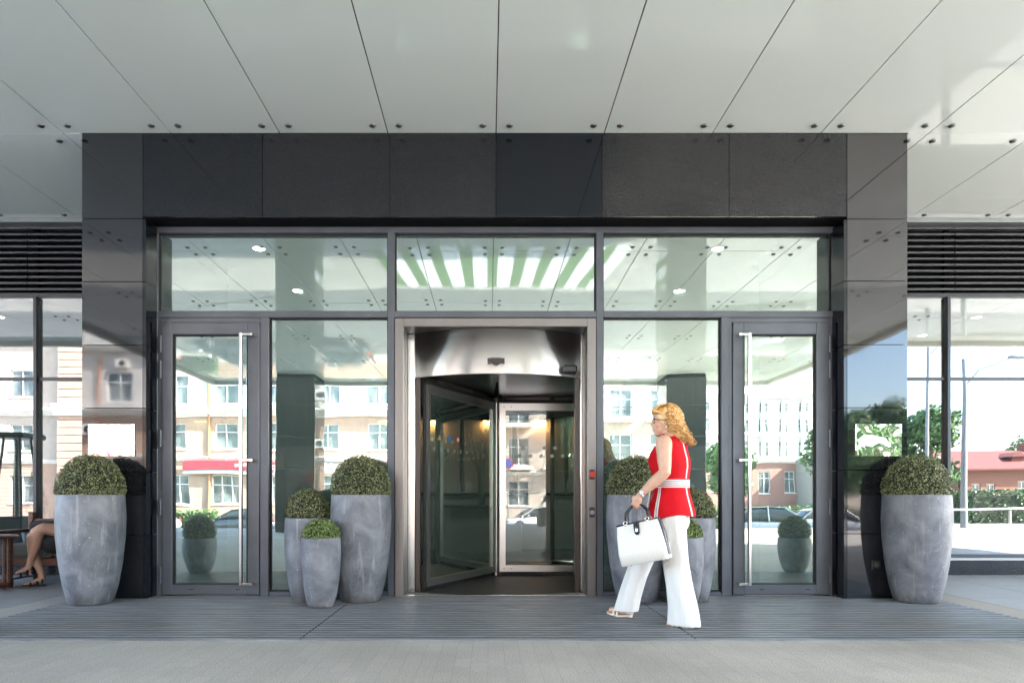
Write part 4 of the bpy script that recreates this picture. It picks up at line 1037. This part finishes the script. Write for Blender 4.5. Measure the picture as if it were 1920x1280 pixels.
# left arm (towards the camera), holding the bag
sh = W(.005,.185,1.385); el = W(-.02,.235,1.165); wr = W(.165,.262,.995)
limb(b, [sh, sh.lerp(el,.5)+W.Lf*.006, el, el.lerp(wr,.35)+Vector((0,0,.004)), wr], [.062,.054,.043,.043,.026])
# right arm swinging back
sh2 = W(.0,-.185,1.385); el2 = W(.03,-.24,1.14); wr2 = W(.17,-.20,.97)
limb(b, [sh2, sh2.lerp(el2,.5), el2, el2.lerp(wr2,.35), wr2], [.060,.052,.041,.040,.025])
def fist(b, wr, dirv, side, up):
    """closed hand: palm along dirv, fingers curling towards 'side' round a handle running along up"""
    d = dirv.normalized(); s = (side-d*side.dot(d)).normalized(); u = d.cross(s).normalized()
    pc = wr+d*.048
    b.ell(wr+d*.028, (.026,.026,.03), 14, 10); M = Matrix((d, u, s)).transposed()
    b.ell(pc, (.046,.038,.015), 18, 12, R=M)
    for i, (o, ln) in enumerate(((-.028,.9),(-.009,1.0),(.010,.95),(.027,.78))):
        k0 = pc+d*.036*ln**.5+u*o; k1 = k0+d*.022*ln+s*.022; k2 = k1+s*.020*ln-d*.020; k3 = k2-d*.020*ln-s*.004
        chain(b, [k0,k1,k2,k3], [.0095,.0088,.0082,.0072])
    t0 = pc-d*.022+u*-.034; t1 = t0+u*-.010+d*.022+s*.016; t2 = t1+d*.022+s*.016+u*.014
    chain(b, [t0,t1,t2], [.012,.0105,.0085])
    return pc+s*.022+d*.03
grip = fist(b, wr, (W.F*.42+Vector((0,0,-.9))+W.Lf*.02), -W.Lf*.95+W.F*.0, None)
fist(b, wr2, (W.F*.3+Vector((0,0,-.95))), W.Lf*1.0, None)
# ankles and feet
def foot(b, an, toe_dir, pitch):
    d = toe_dir.normalized(); d = (d+Vector((0,0,pitch))).normalized()
    limb(b, [an+Vector((0,0,.12)), an, an-Vector((0,0,.035))-d*.01], [.040,.034,.033], 12)
    t = an-Vector((0,0,.050)); limb(b, [t-d*.03+Vector((0,0,.0)), t+d*.06-Vector((0,0,.022)), t+d*.12-Vector((0,0,.034))], [.031,.032,.025], 12)
    side = d.cross(Vector((0,0,1))).normalized()
    for k in range(5): p = t+d*.135-Vector((0,0,.040))+side*(k-2)*.013-d*abs(k-1.2)*.006; b.ell(p, (.011,.009,.009), 8, 6)
an_r = W(-.13,.085,.105); an_f = W(.40,-.075,.115)
limb(b, [W(-.0,.09,.93), W(-.055,.09,.50), an_r], [.075,.05,.038]); limb(b, [W(0,-.085,.93), W(.25,-.085,.50), an_f], [.075,.05,.038])
foot(b, an_r, W.F, -.02); foot(b, an_f, W.F+W.Lf*-.05, .16)
body = b.build('body', SKIN, lady); remesh(body, .0055, 5)
# top
def topring(f, z, rf, rl): return oriented(W, f, 0, z, rf, rl, 96)
TOPST = [(0,.825,.178,.208),(0,.83,.180,.210),(0,.88,.172,.206),(0,.94,.155,.194),(0,1.0,.138,.176),(0,1.06,.128,.162),(.0,1.10,.126,.158),(.004,1.15,.134,.166),(.012,1.21,.152,.176),(.020,1.27,.158,.180),(.018,1.32,.142,.176),(.008,1.36,.122,.176),(.0,1.39,.105,.172),(-.002,1.415,.092,.156),(0,1.435,.082,.125),(.004,1.452,.073,.093),(.008,1.47,.063,.066),(.008,1.472,.058,.060)]
b = MB(); rings = []
for f,z,rf,rl in TOPST:
    rings.append([p+Vector((0,0,(.012*cos(3*k/96*2*pi) if z < .86 else 0)+(.02*(z < .86)*-cos(2*pi*k/96)))) for k, p in enumerate(topring(f,z,rf*(1+.0),rl))])
n_ = 96; vs = [p for r in rings for p in r]
REDM = mat('red_knit', (.5,.004,.01), .75); noise_mix(REDM, (.47,.003,.009), (.55,.005,.013), 5, 3); nn_, _, _ = noise_mix(REDM, (0,0,0), (1,1,1), 9, 3, target=None); bump(REDM, nn_.outputs[0], .5, .02)
bsdf(REDM).inputs['Specular IOR Level'].default_value = .15
STW = mat('white_stripe', (.75,.72,.70), .8); STG = mat('grey_stripe', (.35,.36,.42), .8)
for i in range(len(rings)-1):
    for k in range(n_):
        m_ = 0
        if k in (43,45): m_ = 1
        elif k == 44: m_ = 2
        if k == 45 or k == 50: m_ = 2 if i % 1 == 0 and False else 0
        if TOPST[i][1] < 1.05 and k in (17,19): m_ = 1
        if TOPST[i][1] < 1.05 and k in (18,): m_ = 2
        b.add([vs[i*n_+k],vs[i*n_+(k+1)%n_],vs[(i+1)*n_+(k+1)%n_],vs[(i+1)*n_+k]],[(0,1,2,3)],m_,True)
top = b.build('red_top', [REDM,STW,STG], lady, merge=True)
b = MB()
bs = [(1.055,0),(1.064,1),(1.071,0),(1.078,2),(1.088,0),(1.094,2),(1.104,0),(1.112,1),(1.122,None)]
for i in range(len(bs)-1):
    z0, z1 = bs[i][0], bs[i+1][0]
    r0 = oriented(W,0,0,z0,.1325,.1665,96); r1 = oriented(W,0,0,z1,.1325,.1655,96)
    b.loft([r0,r1], m=bs[i][1], cap=False)
b.build('belt', [STW,mat('belt_red',(.5,.04,.06),.8),STG], lady, merge=True)
b = MB(); b.prism([(0,0)]*3,'x',0,0) if False else None
p0 = W(.125,.075,1.07)
b.loft([[p0+W.F*.01+W.Lf*-.02,p0+W.F*.013+W.Lf*.02,p0+W.F*.005+W.Lf*.02,p0+W.F*.003+W.Lf*-.02],[p0+W.F*.05+W.Lf*.0+Vector((0,0,-.30)),p0+W.F*.052+W.Lf*.04+Vector((0,0,-.30)),p0+W.F*.045+W.Lf*.04+Vector((0,0,-.30)),p0+W.F*.043+Vector((0,0,-.30))]]); b.build('belt_tail', STW, lady)
# trousers
WHT = mat('white_trousers', (.78,.77,.76), .8); nn_, _, _ = noise_mix(WHT, (.70,.69,.68), (.76,.75,.74), 6, 3, stretch=(1,1,.3)); bump(WHT, nn_.outputs[0], 1, .06); bsdf(WHT).inputs['Sheen Weight'].default_value = .2
b = MB()
def leg(b, st, ph):
    rings = []
    for i,(f,l,z,rf,rl) in enumerate(st):
        t = max(0, (.9-z)/.9)
        rings.append(oriented(W, f, l, z, rf, rl, 40, mod=lambda q: 1+.05*t*sin(3*q+ph)+.035*t*sin(7*q+ph*2+z*6)))
    b.loft(rings)
def interp(st, n=26):
    out = []
    for k in range(n):
        u = k/(n-1)*(len(st)-1); i = min(int(u), len(st)-2); t = u-i; t = t*t*(3-2*t) if False else t
        out.append(tuple(a*(1-t)+c*t for a, c in zip(st[i], st[i+1])))
    return out
leg(b, interp([(0,.08,.93,.135,.105),(-.01,.09,.80,.125,.105),(-.035,.09,.64,.108,.092),(-.055,.09,.50,.098,.084),(-.085,.09,.32,.100,.080),(-.115,.088,.15,.112,.083),(-.125,.088,.022,.125,.088)]), .5)
leg(b, interp([(.01,-.08,.93,.13,.10),(.07,-.085,.80,.125,.10),(.17,-.085,.64,.108,.09),(.25,-.085,.50,.096,.082),(.315,-.08,.33,.092,.076),(.365,-.08,.17,.096,.078),(.395,-.08,.055,.102,.082)]), 2.0)
b.ell(W(-.005,0,.88), (.138,.178,.10), 28, 16, R=Matrix(((W.F.x,W.Lf.x,0),(W.F.y,W.Lf.y,0),(0,0,1))))
b.ell(W(-.045,.06,.80), (.075,.085,.10), 20, 12); b.ell(W(-.045,-.06,.80), (.075,.085,.10), 20, 12)
tr = b.build('trousers', WHT, lady); remesh(tr, .0075, 4)
# shoes
SHOE = mat('cream_leather', (.70,.62,.52), .35)
for an, pit, dd in ((an_r,-.02,W.F),(an_f,.16,W.F+W.Lf*-.05)):
    b = MB(); d = (dd.normalized()+Vector((0,0,pit))).normalized(); t = an-Vector((0,0,.05)); sd_ = d.cross(Vector((0,0,1))).normalized()
    r0 = []
    for (u, w_, z0, z1) in ((-.055,.026,-.040,-.028),(-.02,.032,-.050,-.036),(.05,.038,-.066,-.052),(.11,.040,-.068,-.054),(.145,.032,-.066,-.053),(.162,.012,-.064,-.053)):
        c = t+d*u; r0.append([c+sd_*w_+Vector((0,0,z0)),c-sd_*w_+Vector((0,0,z0)),c-sd_*w_+Vector((0,0,z1)),c+sd_*w_+Vector((0,0,z1))])
    b.loft(r0, smooth=False)
    hb = t-d*.042+Vector((0,0,-.035)); hz = Vector((0,0,-1))-d*pit*1.2
    b.tube([hb, hb+hz*.025], [.022,.015], 10); b.tube([hb+hz*.02, Vector((hb.x,hb.y,max(.010, hb.z-.06)))], [.015,.013], 10)
    # strap over the toes and heel counter
    arc = [t+d*.085+sd_*(.042*cos(q*pi/8))+Vector((0,0,-.058+.050*sin(q*pi/8))) for q in range(9)]
    b.tube(arc, .010, 8); arc = [t+d*.055+sd_*(.041*cos(q*pi/8))+Vector((0,0,-.056+.056*sin(q*pi/8))) for q in range(9)]; b.tube(arc, .009, 8)
    arc = [t+d*(-.02-.045*sin(q*pi/8))+sd_*(.036*cos(q*pi/8))+Vector((0,0,-.015)) for q in range(9)]; b.tube(arc, .008, 8)
    b.build('shoe', SHOE, lady)
# hair
def hair_mat():
    m = mat('blonde_hair', (.6,.35,.12), .38); g_ = N(m,'ShaderNodeNewGeometry'); cr = N(m,'ShaderNodeValToRGB'); e = cr.color_ramp.elements
    e[0].color = (.36,.14,.03,1); e[1].color = (.86,.60,.30,1); x_ = e.new(.45); x_.color = (.62,.32,.09,1)
    L(m,g_.outputs['Random Per Island'],cr.inputs[0]); L(m,cr.outputs[0],bsdf(m).inputs['Base Color']); return m
HAIR = hair_mat()
b = MB()
b.ell(HP(-.022,0,.040), (.098,.088,.096), 28, 18, R=Rm); b.ell(HP(-.055,0,-.02), (.078,.084,.10), 24, 14, R=Rm); b.ell(HP(.022,0,.082), (.070,.070,.046), 20, 12, R=Rm)
rnd = random.Random(5)
for k in range(950):
    # root on the scalp: angle round the head, 0 = forward
    az = rnd.uniform(-pi, pi)
    if abs(az) < .55: continue
    el_ = rnd.uniform(.15, 1.45)
    rr = Vector((cos(az)*cos(el_)*.100-.02, sin(az)*cos(el_)*.088, sin(el_)*.104+.040))
    if abs(az) < 1.45 and el_ < .75: continue
    ln = rnd.uniform(.24,.36) if abs(az) > 1.6 else rnd.uniform(.12,.22)
    if abs(az) < 1.6: az = (1.6+rnd.uniform(0,.35))*(1 if az > 0 else -1)
    ph = rnd.uniform(0,2*pi); fq = rnd.uniform(20,34); am = rnd.uniform(.007,.021); tw = rnd.uniform(.0035,.0062)
    hc = Vector((-.02,0,.035)); pts = []; rad = []; Np = 20
    lev = rnd.uniform(.96,1.10)
    for q in range(Np):
        t = q/(Np-1)
        # slide down the skull from the root, then hang to the shoulder blades
        e2 = el_-t*(el_+ln*5.2)
        if e2 > -.25:
            p_ = Vector((cos(az)*cos(e2)*.104, sin(az)*cos(e2)*.090, sin(e2)*.106))*lev+hc; last = p_; te = t
        else:
            u_ = (t-te)
            az2 = az; back = Vector((-.05, sin(az)*.018, 0))
            p_ = last+back*u_*1.6+Vector((0,0,-u_*(el_+ln*5.2)*.112))
        p_ = p_+Vector((sin(ph+fq*t)*am*1.2, cos(ph*1.3+fq*t)*am, sin(ph+fq*t)*am*.4))*(.25+1.5*t*t+.5*t)
        pts.append(HP(p_.x, p_.y, p_.z)); rad.append(tw*(1-.7*t**2)+.0006)
    b.tube(pts, rad, 5)
# swept fringe from the crown towards the brow
for k in range(110):
    l0 = rnd.uniform(-.03,.05); s = rnd.choice((1,1,-1)); a_ = rnd.uniform(.5,1)
    p = [Vector((.0+rnd.uniform(-.03,.03), l0, .138)), Vector((.055, l0+s*.02, .124)), Vector((.090+rnd.uniform(-.01,.014), s*(.035+.02*a_), .088+rnd.uniform(-.012,.012))), Vector((.058, s*.082, .078)), Vector((.0, s*(.093+rnd.uniform(0,.010)), .045)), Vector((-.045, s*.100, -.01-.04*a_)), Vector((-.065, s*.104, -.08-.06*a_))]
    fine = []
    for i in range(len(p)-1):
        for q in range(4): t = q/4; fine.append(p[i].lerp(p[i+1], t))
    fine.append(p[-1]); fine = [sum((fine[max(0,min(len(fine)-1,i+d))] for d in (-2,-1,0,1,2)), Vector())/5 for i in range(len(fine))]
    ph = rnd.uniform(0,6.28)
    fine = [v+Vector((sin(ph+i*.55)*.006*i/24, 0, cos(ph+i*.5)*.004*i/24)) for i, v in enumerate(fine)]
    b.tube([HP(v.x,v.y,v.z) for v in fine], [.0055*(1-.6*(i/len(fine))**2) for i in range(len(fine))], 5)
b.build('hair', HAIR, lady)
# glasses, earring, eyes, watch
b = MB()
for s in (-1,1):
    c = Vector((.090, s*.034, .012)); ring = [HP(c.x-.012*abs(cos(q*pi/10)*s), c.y+.027*cos(q*pi/10), c.z+.019*sin(q*pi/10)) for q in range(21)]
    b.tube(ring, .0028, 6); b.tube([HP(.085,s*.060,.02),HP(.045,s*.080,.018),HP(-.005,s*.082,.008)], .0028, 6)
b.tube([HP(.092,-.009,.016),HP(.094,0,.019),HP(.092,.009,.016)], .0026, 6); b.build('glasses', mat('dark_glasses',(.05,.01,.02),.2), lady)
b = MB()
for s in (-1,1): b.ell(HP(.074,s*.032,.012), (.011,.013,.010), 12, 8, R=Rm)
b.build('eye', mat('eye_white',(.7,.68,.65),.2), lady)
b = MB(); 
for s in (-1,1): b.ell(HP(.0835,s*.032,.012), (.004,.006,.006), 10, 6, R=Rm)
b.build('iris', mat('iris',(.05,.04,.03),.2), lady)
b = MB(); b.ell(HP(-.004,.087,-.040), (.008,.007,.010), 12, 8); b.build('earring', mat('pearl',(.8,.78,.75),.15), lady)
ax = (wr-el).normalized(); wc = wr-ax*.018; u = ax.orthogonal().normalized(); v = ax.cross(u)
b = MB(); b.tube([wc+(u*cos(q*pi/10)+v*sin(q*pi/10))*.030 for q in range(21)], .0055, 8); o = b.build('wristwatch', CHROME, lady)
fc = wc+(W.Lf+W.F*-.35+Vector((0,0,.3))).normalized()*.031; nd = (fc-wc).normalized(); b = MB(); b.tube([fc-nd*.002, fc+nd*.007], .017, 20); b.build('watch_case', CHROME, o)
b = MB(); b.tube([fc+nd*.0072, fc+nd*.0076], .0135, 20); b.build('watch_face', mat('watch_face',(.6,.6,.6),.2), o)

# handbag (held: its own thing)
hb = thing('handbag', 'boxy white leather handbag with black trim in the walking woman\'s hand', 'handbag', W(.16,.30,.5))
BC = W(.13,.305,.645); tilt = radians(13)
bf = (W.F*cos(tilt)+Vector((0,0,-sin(tilt)))).normalized(); bu = (Vector((0,0,cos(tilt)))+W.F*sin(tilt)).normalized(); bl = W.Lf
def BP(f, l, u_): return BC+bf*f+bl*l+bu*u_
BAGW = mat('white_leather', (.72,.70,.66), .45)
v_, c_, _ = noise_mix(BAGW, (.66,.64,.60), (.70,.68,.64), 90, 3); bump(BAGW, v_.outputs[0], .15, .002)
PAT = mat('black_patent', (.012,.012,.02), .08)
def bring(u_, hf, hl, r=.02):
    pts = []
    for (sx, sy, q0) in ((1,1,0),(-1,1,90),(-1,-1,180),(1,-1,270)):
        for k in range(5): q = radians(q0+k*22.5); pts.append(BP(sx*(hf-r)+r*cos(q), sy*(hl-r)+r*sin(q), u_))
    return pts
b = MB(); b.loft([bring(-.150,.168,.068,.02),bring(-.145,.178,.078,.025),bring(-.06,.180,.076),bring(.06,.172,.060),bring(.145,.160,.040,.015),bring(.148,.158,.038,.015)]); b.build('bag_body', BAGW, hb)
b = MB(); b.loft([bring(.1485,.164,.030,.012),bring(.162,.164,.030,.012)]); 
b.build('top_trim', PAT, hb)
b = MB()
for s in (-1,):
    b.loft([[BP(s*(.1815-.0),-.022,-.12),BP(s*.1815,.022,-.12),BP(s*.186,.022,-.12),BP(s*.186,-.022,-.12)],[BP(s*.178,-.028,.05),BP(s*.178,.028,.05),BP(s*.184,.028,.05),BP(s*.184,-.028,.05)],[BP(s*.160,-.026,.15),BP(s*.160,.026,.15),BP(s*.172,.026,.155),BP(s*.172,-.026,.155)]])
b.build('side_gusset', PAT, hb)
b = MB(); b.loft([[BP(-.02,.034,.160),BP(.02,.034,.160),BP(.02,.040,.163),BP(-.02,.040,.163)],[BP(-.021,.050,.125),BP(.021,.050,.125),BP(.021,.058,.125),BP(-.021,.058,.125)],[BP(-.018,.060,.075),BP(.018,.060,.075),BP(.018,.068,.075),BP(-.018,.068,.075)],[BP(-.008,.062,.062),BP(.008,.062,.062),BP(.008,.069,.062),BP(-.008,.069,.062)]]); fl = b.build('clasp_flap', PAT, hb)
b = MB(); b.loft([[BP(-.010,.064,.085),BP(.010,.064,.085),BP(.010,.073,.085),BP(-.010,.073,.085)],[BP(-.010,.058,.108),BP(.010,.058,.108),BP(.010,.068,.108),BP(-.010,.068,.108)]]); b.build('clasp', CHROME, fl)
gp = grip
for l_ in (.034,-.034):
    b = MB(); a0, a1 = BP(-.085,l_*1.0,.155), BP(.085,l_*1.0,.155)
    tp = gp+bl*(l_*.22); pts = [a0, a0.lerp(tp,.35)+W.F*-.030+Vector((0,0,.03)), a0.lerp(tp,.78)+W.F*-.022+Vector((0,0,.025)), tp+Vector((0,0,.004))+W.F*-.012, tp+W.F*.012, a1.lerp(tp,.78)+W.F*.022+Vector((0,0,.020)), a1.lerp(tp,.35)+W.F*.030+Vector((0,0,.03)), a1]
    fine = []
    for i in range(len(pts)-1):
        for q in range(4): fine.append(pts[i].lerp(pts[i+1], q/4))
    fine.append(pts[-1]); fine = [sum((fine[max(0,min(len(fine)-1,i+d))] for d in (-1,0,1)), Vector())/3 for i in range(len(fine))]
    b.tube(fine, .0075, 8); b.build('handle', PAT, hb)
b = MB()
for f_ in (-.085,.085):
    for l_ in (.036,-.036): b.tube([BP(f_+.014*cos(q*pi/6), l_, .163+.014*sin(q*pi/6)) for q in range(13)], .0035, 6); b.ell(BP(f_,l_+.004,.148), (.010,.006,.010), 8, 6)
for f_ in (-.14,.14):
    for l_ in (.05,-.05): b.ell(BP(f_,l_,-.153), (.008,.008,.006), 8, 6)
b.build('metal_fittings', CHROME, hb)

# seated woman on the terrace
Q = Fr(-4.56, 7.32, radians(-38))
sw = thing('person', 'seated woman in a black dress and black sandals with crossed bare legs', 'person', (-4.56,7.32,0))
b = MB()
limb(b, [Q(0,.05,.56), Q(.22,.05,.60), Q(.44,.04,.64), Q(.50,.02,.60)], [.095,.082,.060,.055])
limb(b, [Q(.47,.03,.62), Q(.50,.0,.45), Q(.545,-.02,.30), Q(.56,-.02,.225)], [.056,.052,.036,.030])       # upper (near) shin
limb(b, [Q(.555,-.02,.225), Q(.60,-.02,.19), Q(.66,-.02,.165)], [.032,.028,.022])
limb(b, [Q(0,-.12,.53), Q(.30,-.12,.55), Q(.53,-.12,.54)], [.09,.075,.055])
limb(b, [Q(.53,-.12,.54), Q(.52,-.08,.35), Q(.45,-.02,.15), Q(.44,.0,.085)], [.054,.050,.035,.031])
limb(b, [Q(.44,.0,.085), Q(.52,.0,.055), Q(.60,.0,.035)], [.032,.027,.022])
for bx_, bz, dx_ in ((.685,.155,-.02),(.62,.028,.0)):
    for k in range(5): b.ell(Q(bx_-abs(k-1)*.006, dx_+(k-2)*.012, bz), (.011,.008,.008), 8, 6)
b.ell(Q(-.02,-.03,.85), (.12,.17,.25), 20, 14); b.ell(Q(-.05,-.03,1.22), (.09,.075,.11), 20, 14); limb(b, [Q(-.04,-.03,1.02),Q(-.05,-.03,1.12)],[.055,.05])
limb(b, [Q(-.02,.15,1.02), Q(.06,.18,.80), Q(.12,.17,.70), Q(.26,.08,.78)], [.05,.042,.037,.026]); b.ell(Q(.30,.05,.79),(.04,.025,.03),12,8)
limb(b, [Q(-.02,-.2,1.02), Q(.02,-.24,.78), Q(.2,-.14,.76)], [.05,.04,.026])
remesh(b.build('body', SKIN2, sw), .009, 4)
BLK = mat('black_dress', (.008,.008,.010), .85)
b = MB(); b.loft([oriented(Q,-.03,-.03,z,rf,rl,40) for z,rf,rl in ((.46,.17,.20),(.60,.165,.20),(.75,.14,.18),(.90,.14,.185),(1.0,.11,.18),(1.05,.08,.12))])
for l_ in (.05,-.12): b.tube([Q(0,l_,.55),Q(.20,l_,.575),Q(.34,l_,.59)], [.125,.10,.088], 24)
b.ell(Q(.14,-.03,.53),(.22,.17,.09),20,12); b.ell(Q(.33,-.03,.47),(.14,.14,.12),16,10)
remesh(b.build('dress', BLK, sw), .011, 3)
for (c, d, z) in ((Q(.585,-.02,.165), Q.F, .165),(Q(.50,.0,.05), Q.F, .05)):
    b = MB(); sd_ = d.cross(Vector((0,0,1))).normalized(); pz = -.25 if z > .1 else -.28
    dd = (d+Vector((0,0,pz if z > .1 else -.05))).normalized()
    r0 = []
    for (u_, w_, a_) in ((-.09,.028,-.055),(0,.034,-.040),(.08,.038,-.030),(.125,.02,-.028)):
        cc = c+dd*u_; r0.append([cc+sd_*w_+Vector((0,0,a_-.014)),cc-sd_*w_+Vector((0,0,a_-.014)),cc-sd_*w_+Vector((0,0,a_)),cc+sd_*w_+Vector((0,0,a_))])
    if z < .1: r0 = [[p+Vector((0,0,.018)) for p in r] for r in r0]
    b.loft(r0, smooth=False)
    for u_, hh in ((.05,.045),(-.01,.06),(-.055,.085)):
        b.tube([c+dd*u_+sd_*(.036*cos(q*pi/8))+Vector((0,0,-.035+hh*sin(q*pi/8))) for q in range(9)], .010, 6)
    b.tube([c-dd*.085+Vector((0,0,-.045)), Vector(((c-dd*.085).x,(c-dd*.085).y,.012 if z < .1 else z-.095))], [.024,.020], 10)
    b.build('sandal', BLK, sw)
b = MB(); b.ell(Q(-.07,-.03,1.25),(.105,.09,.12),20,14); b.ell(Q(-.11,-.03,1.12),(.07,.09,.14),20,14); b.build('hair', mat('brown_hair',(.05,.03,.02),.5), sw)
